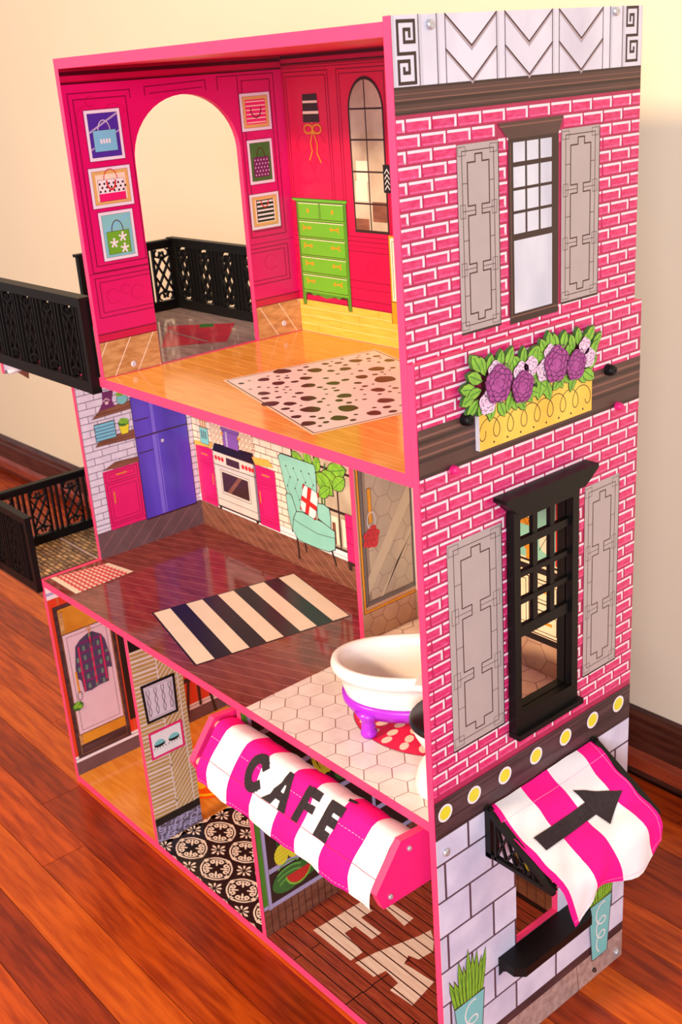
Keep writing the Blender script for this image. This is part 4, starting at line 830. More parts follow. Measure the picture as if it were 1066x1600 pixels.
PQ.sheet('printed_stove', [(INK, rect(.0630, .4370, .1842, .5390)), (STEEL, rect(.0640, .4400, .1780, .5375)), (WJ, rect(.1780, .4400, .1836, .5375)), (BLACK, [[(.0625, .5380), (.1850, .5400), (.1800, .5575), (.0700, .5525)]]), (INK, line([(.064, .5145), (.184, .5165)], .0013) + line([(.064, .4530), (.178, .4530)], .0008) + box2(.080, .4650, .163, .5080, .0009)), (GLASSD, rect(.0838, .4690, .1590, .5045)), (WALNUT, [[(.095, .4695), (.106, .4695), (.143, .504), (.132, .504)]]), (RED, sum([ell(x, .5270, .0042, n=12) for x in (.0710, .0805, .0900, .1490, .1585, .1680, .1765)], [])), (GLASSD, rect(.1010, .5200, .1390, .5330)), (SILVER, rect(.070, .5105, .175, .5130)), (BROWN3, rect(.066, .4330, .072, .4400) + rect(.172, .4340, .1785, .4400))], 4)
pat = []
for i in range(12):
    for j in range(5):
        cx, cz = .066 + i * .0105, .550 + j * .0105; pat += line(arc(cx, cz, .0042, .0042, 0, 360, 8), .0012) + ell(cx, cz, .0014, n=6)
PQ.sheet('printed_splashback', [(CREAM, rect(.0620, .5480, .1800, .602)), (mat('splash_brown_print', (150, 96, 70), .4), pat)], 3)
PQ.sheet('printed_stock_pot', [(INK, rect(.0985, .5520, .1428, .5845) + rect(.0955, .5800, .1465, .5865)), (mat('pot_violet_print', (132, 88, 176), .35), rect(.0995, .5530, .1418, .5800) + rect(.0965, .5808, .1455, .5858)), (LAV, rect(.107, .5535, .112, .58)), (GOLD, ell(.0975, .5745, .004, .0022) + ell(.1450, .5745, .004, .0022))], 6)
PQ.sheet('printed_utensil_jar', [(INK, rect(.0292, .5440, .0548, .5745)), (TEAL, rect(.030, .5448, .054, .5738)), (INK, sum([rect(.034 + k * .006, .554, .0365 + k * .006, .568) for k in range(3)], [])), (OCHRE, sum([line([(.035 + k * .006, .574), (.033 + k * .008, .592)], .0028) for k in range(3)], []))], 6)
cabinet(PQ, .1848, .2360, .4352, .5390, .5130, .1905, [(.1842, .5390), (.2350, .5445), (.2215, .5555), (.1767, .5510)], WOODY)
# window with plant, behind the armchair
PQ.sheet('printed_loft_window', [(BROWN3, rect(.2830, .4470, .4400, .680)), (PANEW, sum([rect(a, c, b, d) for a, b in ((.287, .338), (.3415, .388), (.3915, .436)) for c, d in ((.4510, .5075), (.5120, .5720), (.5760, .64))], [])), (CREAM, rect(.36, .455, .386, .500) + rect(.395, .455, .42, .50)), (WALNUT, rect(.372, .455, .380, .49))], 3)
lv = []
for cx, cz, L, w, a in ((.302, .572, .040, .020, 1.0), (.325, .576, .04, .018, .3), (.345, .574, .03, .018, -.3), (.390, .575, .048, .026, -1.3), (.375, .558, .045, .028, 1.3), (.362, .548, .046, .030, .9), (.395, .556, .036, .022, -.9), (.360, .535, .034, .018, 2.2)):
    lv.append([(cx + (x * w) * math.cos(a) - (y * L) * math.sin(a), cz + (x * w) * math.sin(a) + (y * L) * math.cos(a)) for x, y in ((0, -.5), (.38, -.25), (.5, 0), (.36, .3), (0, .5), (-.36, .3), (-.5, 0), (-.38, -.25))])
def grow(l, f): cx = sum(q[0] for q in l) / len(l); cy = sum(q[1] for q in l) / len(l); return [((p[0] - cx) * f + cx, (p[1] - cy) * f + cy) for p in l]
figs = [(DGREEN, line([(.352, .50), (.350, .60)], .004) + line([(.356, .50), (.365, .58)], .003))]
for l in lv: figs += [(INK, [grow(l, 1.09)]), (GREEN, [l]), (DGREEN, line([l[0], l[4]], .0010) + line([l[1], l[6]], .0005) + line([l[3], l[6]], .0005))]
PQ.sheet('printed_fig_plant', figs, 5)
# armchair print
back = [(0.2500, 0.5680), (0.2560, 0.5735), (0.2623, 0.5740), (0.3390, 0.5735), (0.3425, 0.5640), (0.3415, 0.5350), (0.3365, 0.5100), (0.2900, 0.4760), (0.2740, 0.4890), (0.2600, 0.5250)]
seat = [(0.2729, 0.4699), (0.2817, 0.4838), (0.3000, 0.4870), (0.3500, 0.4830), (0.3778, 0.4753), (0.3770, 0.4560), (0.3755, 0.4447), (0.3600, 0.4370), (0.3350, 0.4349), (0.3000, 0.4350), (0.2840, 0.4359), (0.2713, 0.4500)]
arml = [(.2617, .5076), (.2690, .5110), (.2765, .5093), (.2830, .4930), (.2859, .4849), (.2760, .4700), (.2708, .4459), (.2636, .4791)]
armr = [(.3387, .5116), (.3560, .5140), (.3682, .5099), (.3700, .4960), (.3689, .4770), (.3385, .4872)]
but = []
for r_ in range(4):
    for c_ in range(4): but += ell(.268 + c_ * .019 + (r_ % 2) * .009, .556 - r_ * .0165, .0016, n=7)
tuft = [p for r_ in range(3) for c_ in range(4) for p in line([(.268 + c_ * .019 + (r_ % 2) * .009, .556 - r_ * .0165), (.268 + c_ * .019 + .0095 + (r_ % 2) * .009 - (.019 if r_ % 2 else 0), .5395 - r_ * .0165)], .0005)]
o_ = lambda q: line(q, .0013, True)
PQ.sheet('printed_armchair', [(BROWN3, line([(.2810, .4370), (.2827, .4040)], .0040) + line([(.3655, .4430), (.3744, .4190)], .0040) + line([(.3000, .4400), (.302, .420)], .003)), (MINT, [back]), (INK, o_(back) + but + tuft), (MINT, [armr]), (INK, o_(armr)), (MINT, [seat]), (INK, o_(seat) + line([(.2729, .4699), (.2900, .4660), (.3350, .4600), (.3778, .4640)], .0009)), (MINT, [arml]), (INK, o_(arml)),
    (WHITE, [[(.3085, .5359), (.3461, .5283), (.3323, .4818), (.2959, .4913)]]), (RED, [[(.320, .5336), (.329, .5318), (.3165, .4858), (.308, .4881)], [(.3005, .5075), (.3030, .5160), (.3400, .5060), (.3372, .4975)], [(.3085, .5359), (.3135, .535), (.306, .525)], [(.340, .5295), (.3461, .5283), (.343, .519)], [(.2959, .4913), (.3010, .49), (.298, .498)], [(.327, .4832), (.3323, .4818), (.334, .488)]]), (INK, line([(.3085, .5359), (.3461, .5283), (.3323, .4818), (.2959, .4913)], .0008, True))], 7)
PQ.sheet('printed_pink_bookcase', [(INK, rect(.4035, .4290, .5390, .5120)), (CAB, rect(.4045, .4350, .5390, .5110)), (INKM, line([(.4045, .490), (.539, .490)], .001) + line([(.4045, .465), (.539, .465)], .001)), (BROWN3, rect(.4045, .420, .412, .4345))], 6)
# bathroom back wall: tiled floor print, vanity, mint panel
hx_ = hexes(PQ, .5495, .3890, .8885, .4330, .0215, 0, .70, .41, .0007)
PQ.sheet('printed_hex_dado', [(HEXJ, rect(.5495, .3888, .8885, .4335)), (HEXD, [c for _, _, c in hx_])], 1)
VB = mat('vanity_cream_print', (250, 228, 190), .3)
van = []
for a, b, c, d in ((.722, .450, .757, .520), (.762, .4880, .806, .520), (.762, .4440, .806, .4780), (.815, .450, .85, .52)): van += box2(a, b, c, d, .0016) + box2(a + .005, b + .005, c - .005, d - .005, .0010)
PQ.sheet('printed_vanity', [(MINT, rect(.70, .5450, .8885, .7590)), (RED, rect(.7990, .5450, .8885, .7590)), (VB, rect(.7000, .4335, .8885, .5450)), (BLACK, rect(.700, .4330, .8885, .4420) + rect(.700, .5280, .8885, .5365) + rect(.700, .5400, .8885, .5430)), (INK, van), (GOLD, rect(.774, .5030, .794, .5060) + rect(.774, .4600, .794, .4640) + ell(.7560, .5620, .0075) + rect(.7530, .5430, .759, .560) + rect(.742, .5880, .765, .5980)), (VB, rect(.742, .5985, .765, .625)), (INK, line([(.742, .588), (.748, .598), (.754, .588), (.760, .598), (.765, .588)], .0007) + line([(.742, .598), (.765, .598)], .0009)), (CREAM, ell(.784, .57, .010, .012)), (DGREEN, line([(.774, .56), (.786, .58), (.79, .565)], .0009) + line([(.778, .585), (.79, .595)], .0009))], 2)
# cafe back wall: crates of fruit
frm = rect(.5510, .0150, .8885, .3760)
PQ.sheet('printed_fruit_shelves', [(BROWN3, frm), (LAV, sum([rect(.5510, z, .8885, z + .008) for z in (.052, .125, .20, .275, .345)], []) + sum([rect(x, .05, x + .007, .376) for x in (.5515, .63, .715, .80, .878)], [])), (DGREEN, rect(.56, .062, .625, .105) + rect(.64, .21, .705, .255) + rect(.725, .285, .79, .33) + ell(.66, .088, .026, .020)), (BULB, sum([line(arc(.752 + k * .010, .125, .030, .058, 195, 285, 7), .0072) for k in range(5)], []) + sum([line(arc(.592 + k * .008, .24, .022, .036, 195, 285, 7), .005) for k in range(4)], [])), (OCHRE, ell(.765, .068, .012, .008) + ell(.79, .070, .01, .008) + ell(.74, .155, .018) + ell(.77, .150, .016)), (RED, ell(.66, .155, .018) + ell(.69, .150, .016) + ell(.59, .15, .017) + ell(.84, .085, .018)), (WALNUT, rect(.551, .0150, .8885, .0500)), (INK, sum([rect(.551 + k * .0165, .0150, .552 + k * .0165, .05) for k in range(21)], []))], 1)
PQ.sheet('printed_hall_wall', [(GRASS, rect(.2750, .0600, .5410, .3760)), (BLACK, rect(.2750, .0490, .5410, .0600)), (LAV, rect(.2750, .0150, .5410, .0490))], 1)
PQ.sheet('printed_red_wall', [(WALLRED, rect(.0068, .0515, .2750, .3760)), (WHITE, rect(.0068, .040, .275, .0515)), (DUSK, rect(.0068, .015, .275, .04))], 1)

# ---------------- partitions
BP = prism('bathroom_partition', [(0.2130, 0.3887), (0.3126, 0.3887), (0.3126, 0.7603), (0.2130, 0.7603)], 'x', 0.5402, 0.5487, (PINK, CBRICK, HEXD), H)
PP = Plane('x', 0.5487, 1, BP)
hx_ = hexes(PP, .2135, .3890, .3124, .4345, .0165, 0, .24, .405, .0006)
hy_ = hexes(PP, .2310, .4480, .3085, .7600, .0165, 0, .26, .52, .0006)
PP.sheet('printed_hex_dado', [(HEXJ, rect(.2135, .3888, .3125, .4345)), (HEXD, [c for _, _, c in hx_])], 1)
PP.sheet('printed_shower_door', [(INK, rect(.2155, .4300, .3126, .7600)), (GOLD, rect(.2162, .4308, .3126, .4345) + rect(.2162, .4308, .2195, .7600)), (HEXD, rect(.2200, .4350, .3126, .4400)), (mat('shower_frame_print', (104, 98, 96), .3), rect(.2203, .4400, .3126, .7600)), (mat('shower_joint_print', (142, 124, 108), .25), rect(.2255, .4465, .3095, .7600)), (SHOWER, [c for _, _, c in hy_]), (mat('shower_glint_print', (188, 172, 146), .25), clipall([[(.225, .455), (.225, .480), (.3095, .60), (.3095, .57)], [(.245, .447), (.252, .447), (.3095, .535), (.3095, .525)]], (.2255, .4470, .3090, .7600))), (INK, box2(.2256, .4466, .3096, .77, .0009) + line([(.2203, .4400), (.2256, .4466)], .0008) + line([(.3126, .4420), (.3096, .4466)], .0008))], 3)
fz = [p for k in range(13) for p in ell(.2365 + .0115 * math.cos(k * 2.4) * math.sqrt(k / 13), .5390 + .0130 * math.sin(k * 2.4) * math.sqrt(k / 13), .0062, .0058, 9)]
PP.sheet('printed_door_pull', [(INK, rect(.2322, .5590, .2394, .6090)), (GOLD, rect(.2328, .5596, .2388, .6084)), (SILVER, line(arc(.2370, .5630, .0070, .0120, 0, 360, 16), .0015)), (mat('puff_red_print', (196, 34, 52), .5), fz), (INKM, [p for k in range(6) for p in line(arc(.2365 + .007 * math.cos(k), .539 + .008 * math.sin(k), .004, .004, 0, 260, 8), .0006)])], 9)
HP = prism('hallway_partition', [(0.0, 0.0147), (0.0830, 0.0147), (0.0830, 0.3767), (0.0, 0.3767)], 'x', 0.2595, 0.2680, (PINK, WALLRED, GRASS), H)
PH = Plane('x', 0.2680, 1, HP); B5 = (.0006, .0600, .0826, .3600)
gl_ = []
for k in range(44): z = .062 + k * .0072; gl_ += line([(-.01, z + .003), (.0405, z)], .0016 + .0010 * ((k * 7) % 3))
for k in range(40): z = .03 + k * .0095; gl_ += line([(.0425, z), (.0725, z + .030)], .0016)
for k in range(44): z = .062 + k * .0072; gl_ += line([(.0745, z), (.0826, z + .001)], .0016)
gl_ += line([(.0415, .06), (.0415, .36)], .0018) + line([(.0735, .06), (.0735, .36)], .0018)
PH.sheet('printed_grasscloth', [(GRASSL, clipall(gl_, B5)), (BLACK, rect(.0006, .3540, .0826, .3765)), (BLACK, rect(.0006, .0465, .0826, .0600)), (mat('tile_shade_print', (104, 92, 112), .3), rect(.0006, .0150, .0826, .0465)), (LAV, clipall([p for k in range(34) for p in line(arc((k * .0137) % .083, .017 + (k * .0093) % .03, .0060, .0045, k * 77, k * 77 + 230, 8), .0020)], (.0006, .0150, .0826, .0462)))], 1)
ln_ = [p for k in range(4) for q in ((-1, 1)) for p in line([(.0205 + k * .0125 + q * .0025 * math.sin(j * 1.1), .2380 + j * .0057) for j in range(9)], .0010)]
PH.sheet('printed_picture', [(BLACK, [[(.0095, .2945), (.0690, .2935), (.0672, .2268), (.0122, .2276)]]), (mat('picture_paper_print', (222, 208, 218), .3), [[(.0140, .2895), (.0645, .2888), (.0628, .2315), (.0162, .2320)]]), (STONEJ, line([(.0165, .2870), (.0620, .2862), (.0606, .2340), (.0182, .2345)], .0006, True) + ln_)], 4)
ey = []
lash = []
for cx in (.0275, .0530): ey += [arc(cx, .1870, .0095, .0075, 0, 180, 10) + [(cx, .1840)]]; lash += [arc(cx, .1875, .0100, .0055, 185, 355, 8) + arc(cx, .1885, .0095, .0020, 355, 185, 6)] + [p for k in range(5) for p in line([(cx - .008 + k * .004, .184), (cx - .0105 + k * .0053, .1795)], .0009)]
PH.sheet('printed_picture', [(CAB, rect(.0108, .1640, .0705, .2115)), (WHITE, rect(.0145, .1680, .0668, .2075)), (TEAL, ey), (BLACK, lash)], 4)
CP = prism('cafe_partition', [(0.0, 0.0147), (0.3126, 0.0147), (0.3126, 0.3767), (0.0, 0.3767)], 'x', 0.5415, 0.5505, (PINK, GRASS, BROWN3), H)
PC = Plane('x', 0.5505, 1, CP)
PC.sheet('printed_greengrocer_shelves', [(WALNUT, rect(.0006, .0150, .3124, .0605)), (INK, clipall([p for k in range(28) for p in line([(k * .0118, .0150), (k * .0118, .0605)], .0012)] + [p for k in range(28) for p in line([(k * .0118, .022 + (k * 17 % 30) * .001), (k * .0118 + .0118, .022 + (k * 17 % 30) * .001)], .0009)], (.0006, .015, .3124, .0605))), (DRESSD, rect(.0006, .0640, .0085, .3760)), (LAV, rect(.0006, .0590, .0090, .0650) + rect(.0085, .0555, .0150, .3760) + rect(.0150, .0565, .3124, .0640) + sum([rect(.015, z, .3124, z + .008) for z in (.1130, .1850, .2570, .3290)], []) + rect(.1050, .0565, .1110, .3760) + rect(.2050, .0565, .2110, .3760)), (STONEJ, line([(.0092, .0555), (.0092, .376)], .0006) + line([(.0148, .064), (.0148, .376)], .0006))], 1)
wm = ell(.0480, .0905, .030, .0205, 20, .12) + ell(.0800, .0930, .022, .017, 18)
PC.sheet('printed_watermelon', [(DGREEN, wm), (mat('melon_stripe_print', (104, 170, 72), .4), sum([line(arc(.048, .0905 - .030 + k * .0085, .027 - abs(k - 3.5) * .0035, .014, 40, 140, 8), .0026) for k in range(2, 6)], [])), (GREEN, [arc(.0640, .0985, .0240, .0270, 190, 350, 12)]), (RED, [arc(.0640, .0985, .0215, .0235, 190, 350, 12)]), (BLACK, sum([ell(.052 + k * .0045, .088 + (k % 2) * .004, .0006, n=5) for k in range(6)], []))], 4)
PC.sheet('printed_pineapple', [(DGREEN, sum([[[(.0325 + k * .004, .148), (.0350 + k * .004, .148), (.0318 + k * .0055, .168)]] for k in range(4)], [])), (BULB, ell(.0385, .1340, .0125, .0165, 16) + ell(.060, .131, .011, .012)), (OCHRE, sum([line([(.027, .124 + k * .006), (.050, .127 + k * .006)], .0007) for k in range(4)], []))], 4)
PC.sheet('printed_fruit', [(BULB, sum([line(arc(.125 + k * .008, .27, .020, .045, 190, 280, 6), .006) for k in range(4)], [])), (DGREEN, ell(.16, .215, .02, .018) + rect(.225, .20, .26, .24) + rect(.02, .27, .05, .31)), (TEAL, sum([rect(.03 + k * .018, .345, .042 + k * .018, .37) for k in range(4)], []))], 4)

# ---------------- lower balcony
LBAL = boxpart('lower_balcony_floor', -0.1480, -0.0024, 0.0, 0.2000, 0.3768, 0.3886, PINK, H)
PM = Plane('z', 0.3886, 1, LBAL)
PM.sheet('paver_joints', [(BROWN3, rect(-.1475, .0006, -.0028, .1995))], .5)
rd = random.Random(2); PAV = [mat('paver_tan_print', (206, 162, 110), .2, rand=.4, noise=.8, scale=60, rgb2=(140, 96, 70), spec=.6)]
k = 0
yy = 0.006
while yy < .196:
    x = -.146 - (0.007 if k % 2 else 0)
    while x < -.004:
        a, b = max(x, -.146), min(x + .0165, -.004)
        if b - a > .003: PM.chip('paver', rect(0, 0, b - a - .0022, .0058)[0], PAV[0], .0004, None, None, (a, yy))
        x += .0165
    yy += .0080; k += 1
PM.sheet('border_strip', [(mat('border_rose_print', (206, 168, 160), .2), rect(-.1475, .0006, -.0028, .0048))], 4)
PM.sheet('border_strip', [(MATS['border_rose_print'], rect(-.1475, .1020, -.0028, .1065))], 4)

# ---------------- black railings
def railing(name, p0, p1, z0, z1, first, pitch, thick=0.0036, cap_over=0.004):
    """p0 -> p1 along x or y; repeated lattice units with two balusters between them"""
    R_ = part(bpy.data.objects.new(name, bpy.data.meshes.new(name))); COL.objects.link(R_)
    L = math.hypot(p1[0] - p0[0], p1[1] - p0[1]); ux, uy = (p1[0] - p0[0]) / L, (p1[1] - p0[1]) / L
    ang = math.atan2(uy, ux)
    def place(o, s, z=0): o.rotation_euler = (0, 0, ang); o.location = (p0[0] + ux * s, p0[1] + uy * s, z); return o
    def bx(nm, s0, s1, za, zb, t):
        m_ = MB(); m_.box(s0, s1, -t, t, za, zb, PLASTIC); return place(m_.build(nm, R_), 0)
    bx('top_rail', -cap_over, L + cap_over, z1 - .0042, z1, thick * 1.7)
    bx('upper_rail', 0, L, z1 - .0135, z1 - .0042, thick)
    bx('bottom_rail', 0, L, z0, z0 + .0155, thick * 1.15)
    a, b = z0 + .0155, z1 - .0135; hgt = b - a; hw = .0160
    def ext(polys, t=thick * .8):
        m_ = MB()
        for po in polys:
            n = len(po); m_.add([(x, -t, z) for x, z in po] + [(x, t, z) for x, z in po], [tuple(range(n)), tuple(range(2 * n - 1, n - 1, -1))] + [(i, n + i, n + (i + 1) % n, (i + 1) % n) for i in range(n)], PLASTIC)
        return m_
    sh = []
    for sx in (-1, 1): sh += rect(sx * hw - .0012, 0, sx * hw + .0012, hgt)
    d0, d1 = .014, hgt - .014; n = 2
    q = (d1 - d0) / 2
    for k in range(-2, 3):
        for (xa, za, xb, zb) in ((-hw, d0 + q * k, hw, d0 + q * (k + 2)), (hw, d0 + q * k, -hw, d0 + q * (k + 2))):
            c = [clip(po, -hw, d0 - .002, hw, d1 + .002) for po in line([(xa, za), (xb, zb)], .0018)]
            sh += [x for x in c if x]
    for sx in (-1, 1):
        for zc, f in ((hgt - .0072, 1), (.0072, -1)):
            sh += line([(sx * .0080 + sx * .0055 * math.cos(math.radians(t)), zc + f * .0055 * math.sin(math.radians(t))) for t in range(-200, 71, 30)], .0019)
            sh += line([(sx * .0080, zc - f * .0055), (sx * .0015, zc - f * .0085)], .0019)
    lat = ext(sh); me_lat = None; me_bal = None
    s = first
    balu = MB(); balu.box(-.0015, .0015, -thick, thick, 0, hgt, PLASTIC)
    def inst(nm, mb_, me, s_):
        if me is None: o = mb_.build(nm, R_); me = o.data
        else: o = link(bpy.data.objects.new(nm, me), R_)
        place(o, s_, a); return me
    while s < L - hw * .6:
        me_lat = inst('lattice_panel', lat, me_lat, s)
        for off in (.0255, .0350):
            if s + off < L - .004: me_bal = inst('baluster', balu, me_bal, s + off)
        s += pitch
    for e in (0.0035, L - .0035): bx('post', e - .0045, e + .0045, z0, z1 - .004, thick * 1.3)
    return R_
railing('balcony_railing', (-0.002, -0.0050), (0.3060, -0.0050), 0.7525, 0.8776, 0.0250, 0.0605, 0.0052)
railing('balcony_railing', (0.0040, 0.1480), (0.0040, 0.3200), 0.7730, 0.8850, 0.0265, 0.0605)
railing('balcony_railing', (0.0000, 0.3190), (0.3110, 0.3190), 0.7730, 0.8865, 0.0340, 0.0605)
railing('balcony_railing', (-0.1440, -0.0052), (0.0010, -0.0052), 0.3680, 0.4990, 0.0210, 0.0605)
railing('balcony_railing', (-0.1400, 0.0040), (-0.1400, 0.1960), 0.3890, 0.5000, 0.0130, 0.0620)
railing('balcony_railing', (-0.1350, 0.1950), (-0.0045, 0.1950), 0.3890, 0.5000, 0.0250, 0.0605)

# ---------------- cafe awning over the front
AW = part(bpy.data.objects.new('front_awning', bpy.data.meshes.new('front_awning'))); COL.objects.link(AW)
prof = [(0.010, 0.3730), (-0.031, 0.3765), (-0.069, 0.3290), (-0.060, 0.3060), (0.010, 0.3040)]
for nm, xa, xb in (('end_plate', 0.5275, 0.5375), ('end_plate', 0.8700, 0.8790)):
    o = prism(nm, prof, 'x', xa, xb, (HOT, HOT, HOT), AW)
    for f in (o.data,):
        f.materials.clear(); f.materials.append(PINK); f.materials.append(HOT)
        f.polygons.foreach_set('material_index', [1, 1] + [0] * (len(f.polygons) - 2))
for y, z in ((-0.020, 0.3620), (-0.050, 0.3170)): cap('screw', 0.8790, y, z, 0.0032, SCREW, AW, 0.0022)
dow = MB(); dow.tube([(0.5375, -0.026, 0.3640), (0.8700, -0.026, 0.3640)], 0.0060, CREAM, 14); dow.build('dowel', AW, smooth=True, label='bare wood dowel')
dow = MB(); dow.tube([(0.5375, -0.060, 0.3270), (0.8700, -0.060, 0.3270)], 0.0055, CREAM, 14); dow.build('dowel', AW, smooth=True, label='bare wood dowel')
cp = [(0.000, 0.3650), (-0.008, 0.3692), (-0.016, 0.3725), (-0.024, 0.3742), (-0.032, 0.3722), (-0.038, 0.3665), (-0.045, 0.3575), (-0.052, 0.3490), (-0.059, 0.3405), (-0.065, 0.3325), (-0.0688, 0.3250), (-0.0702, 0.3180), (-0.0708, 0.3120), (-0.0710, 0.3060)]
cl = [0.0]
for a, b in zip(cp[:-1], cp[1:]): cl.append(cl[-1] + math.hypot(b[0] - a[0], b[1] - a[1]))
def aw(x, t, off=0.0):
    t = min(max(t, 0), cl[-1] - 1e-6); i = max(k for k in range(len(cl)) if cl[k] <= t); i = min(i, len(cp) - 2); f = (t - cl[i]) / (cl[i + 1] - cl[i])
    y = cp[i][0] + (cp[i + 1][0] - cp[i][0]) * f; z = cp[i][1] + (cp[i + 1][1] - cp[i][1]) * f
    dy, dz = cp[i + 1][0] - cp[i][0], cp[i + 1][1] - cp[i][1]; l = math.hypot(dy, dz); ny, nz = dz / l, -dy / l
    rip = 0.0006 * math.sin(x * 95 + 1) + 0.0005 * math.sin(x * 210 + t * 60)
    if t > cl[-4]: rip += 0.0016 * math.sin(x * 62 + 2.0) * (t - cl[-4]) / (cl[-1] - cl[-4])
    o = rip + off
    return (x, y + ny * o, z + nz * o)
bnd = [0.5450, 0.5640, 0.6085, 0.6525, 0.7005, 0.7430, 0.7875, 0.8330, 0.8690]
vv = []; ff = []; ii = []; xs = []; ms = []
for k in range(8):
    for j in range(5): xs.append(bnd[k] + (bnd[k + 1] - bnd[k]) * j / 5); ms.append(k % 2)
xs.append(bnd[-1]); TT = [cl[-1] * k / 36 for k in range(37)]
for t in TT:
    for x in xs: vv.append(aw(x + (0.0022 * math.sin(t * 70 + round(x * 22)) if 0.55 < x < .865 else 0), t))
nx = len(xs)
for r in range(36):
    for c in range(nx - 1): ff.append((r * nx + c, (r + 1) * nx + c, (r + 1) * nx + c + 1, r * nx + c + 1)); ii.append(ms[c])
mesh('cloth', vv, ff, [CLOTHP, CLOTHW], ii, AW, smooth=True, label='pink and white striped cotton cloth')
tb = cl[4]   # bend line
sm = MB()
for t_ in (tb + 0.0165, cl[-1] - .005):
    for k in range(60):
        x0, x1 = .5465 + k * .00535, .5465 + k * .00535 + .0034
        sm.add([aw(x0, t_, .0006), aw(x1, t_, .0006), aw(x1, t_ + .0005, .0006), aw(x0, t_ + .0005, .0006)], [(0, 1, 2, 3)], THREAD)
sm.build('stitching', AW)
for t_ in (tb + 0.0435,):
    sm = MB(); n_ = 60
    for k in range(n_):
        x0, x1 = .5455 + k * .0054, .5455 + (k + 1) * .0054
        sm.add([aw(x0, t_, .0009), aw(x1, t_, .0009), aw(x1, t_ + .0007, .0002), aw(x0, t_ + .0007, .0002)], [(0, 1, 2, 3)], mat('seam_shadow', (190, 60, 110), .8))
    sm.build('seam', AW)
def applique(name, polys, dx, s0, fn, off=0.0010):
    """felt letter laid on the cloth: polygons in (x, distance down the slope), split finely so it drapes"""
    m_ = MB()
    for po in polys:
        xs_ = [p[0] for p in po]; ys_ = [p[1] for p in po]; y = min(ys_); st_ = .004
        while y < max(ys_):
            c = clip(po, min(xs_) - 1, y, max(xs_) + 1, min(y + st_, max(ys_)))
            if c: m_.add([fn(p[0] + dx, p[1] + s0, off) for p in c], [tuple(range(len(c)))], FELT)
            y += st_
    return m_.build(name, AW)
C_ = line(arc(.6500, .0228, .0130, .0172, -48, -312, 20), .0115)
A_ = [[(.6968, .0), (.7050, .0), (.7098, .0160), (.7010, .0160), (.7000, .0160), (.6930, .0160)], [(.6930, .0160), (.6990, .0160), (.6965, .0265), (.6858, .0275)], [(.7015, .0160), (.7098, .0160), (.7135, .0270), (.7030, .0265)], [(.6870, .0255), (.7125, .0255), (.7150, .0345), (.6845, .0345)], [(.6845, .0340), (.6945, .0340), (.6905, .0435), (.6745, .0435)], [(.7025, .0340), (.7150, .0340), (.7175, .0435), (.7045, .0445)]]
F_ = [[(.7335, .0005), (.7450, .0005), (.7415, .0435), (.7300, .0435)], rect(.7400, .0, .7580, .0105)[0], rect(.7400, .0170, .7560, .0265)[0]]
E_ = [[(.7725, .0), (.7840, .0), (.7805, .0440), (.7690, .0440)], rect(.7800, .0, .7975, .0110)[0], rect(.7780, .0160, .7945, .0265)[0], rect(.7760, .0325, .7915, .0440)[0], [(.7865, -.0135), (.7960, -.0165), (.8010, -.0130), (.7900, -.0085)]]
for nm, pg in (('letter_c', C_), ('letter_a', A_), ('letter_f', F_), ('letter_e_acute', E_)): applique(nm, pg, -0.0035, tb - 0.0005, aw)

# ---------------- side awning over the shop window
SA = part(bpy.data.objects.new('side_awning', bpy.data.meshes.new('side_awning'))); COL.objects.link(SA)
def bracket(y):
    m_ = MB(); x0 = Lw + .0007
    pts = [(x0, .3740), (x0, .3100), (.9930, .3110), (.9930, .3185)]
    def bar(p, q, w, t=.0028):
        for po in line([p, q], w): m_.add([(a, y - t, b) for a, b in po] + [(a, y + t, b) for a, b in po], [(0, 1, 2, 3), (7, 6, 5, 4), (0, 4, 5, 1), (1, 5, 6, 2), (2, 6, 7, 3), (3, 7, 4, 0)], PLASTIC)
    bar((x0 + .003, .3715), (.9900, .3160), .0060, .0040); bar((x0 + .003, .313), (.9900, .3130), .0050); bar((x0 + .004, .371), (x0 + .004, .313), .0080); bar((x0 + .0145, .360), (x0 + .0145, .313), .0030)
    for k in range(1, 6):
        x = x0 + k * .0135; top = .3715 - (x - x0) * .60
        bar((x, .3135), (x + .018, .3715 - (x + .018 - x0) * .60), .0022, .0018); bar((x, top), (x + .016, .3135), .0022, .0018)
    return m_.build('lattice_bracket', SA)
bracket(0.0765); bracket(0.2575)
bar_ = MB(); bar_.tube([(0.9840, .0765, .3125), (0.9840, .2575, .3125)], .0026, PLASTIC, 8); bar_.build('front_bar', SA, smooth=True)
sp = [(0.8995, .3680), (0.9090, .3645), (0.9250, .3555), (0.9450, .3430), (0.9650, .3315), (0.9830, .3225), (0.9930, .3150), (0.9985, .3040), (1.0010, .2930), (1.0020, .2820)]
sl = [0.0]
for a, b in zip(sp[:-1], sp[1:]): sl.append(sl[-1] + math.hypot(b[0] - a[0], b[1] - a[1]))
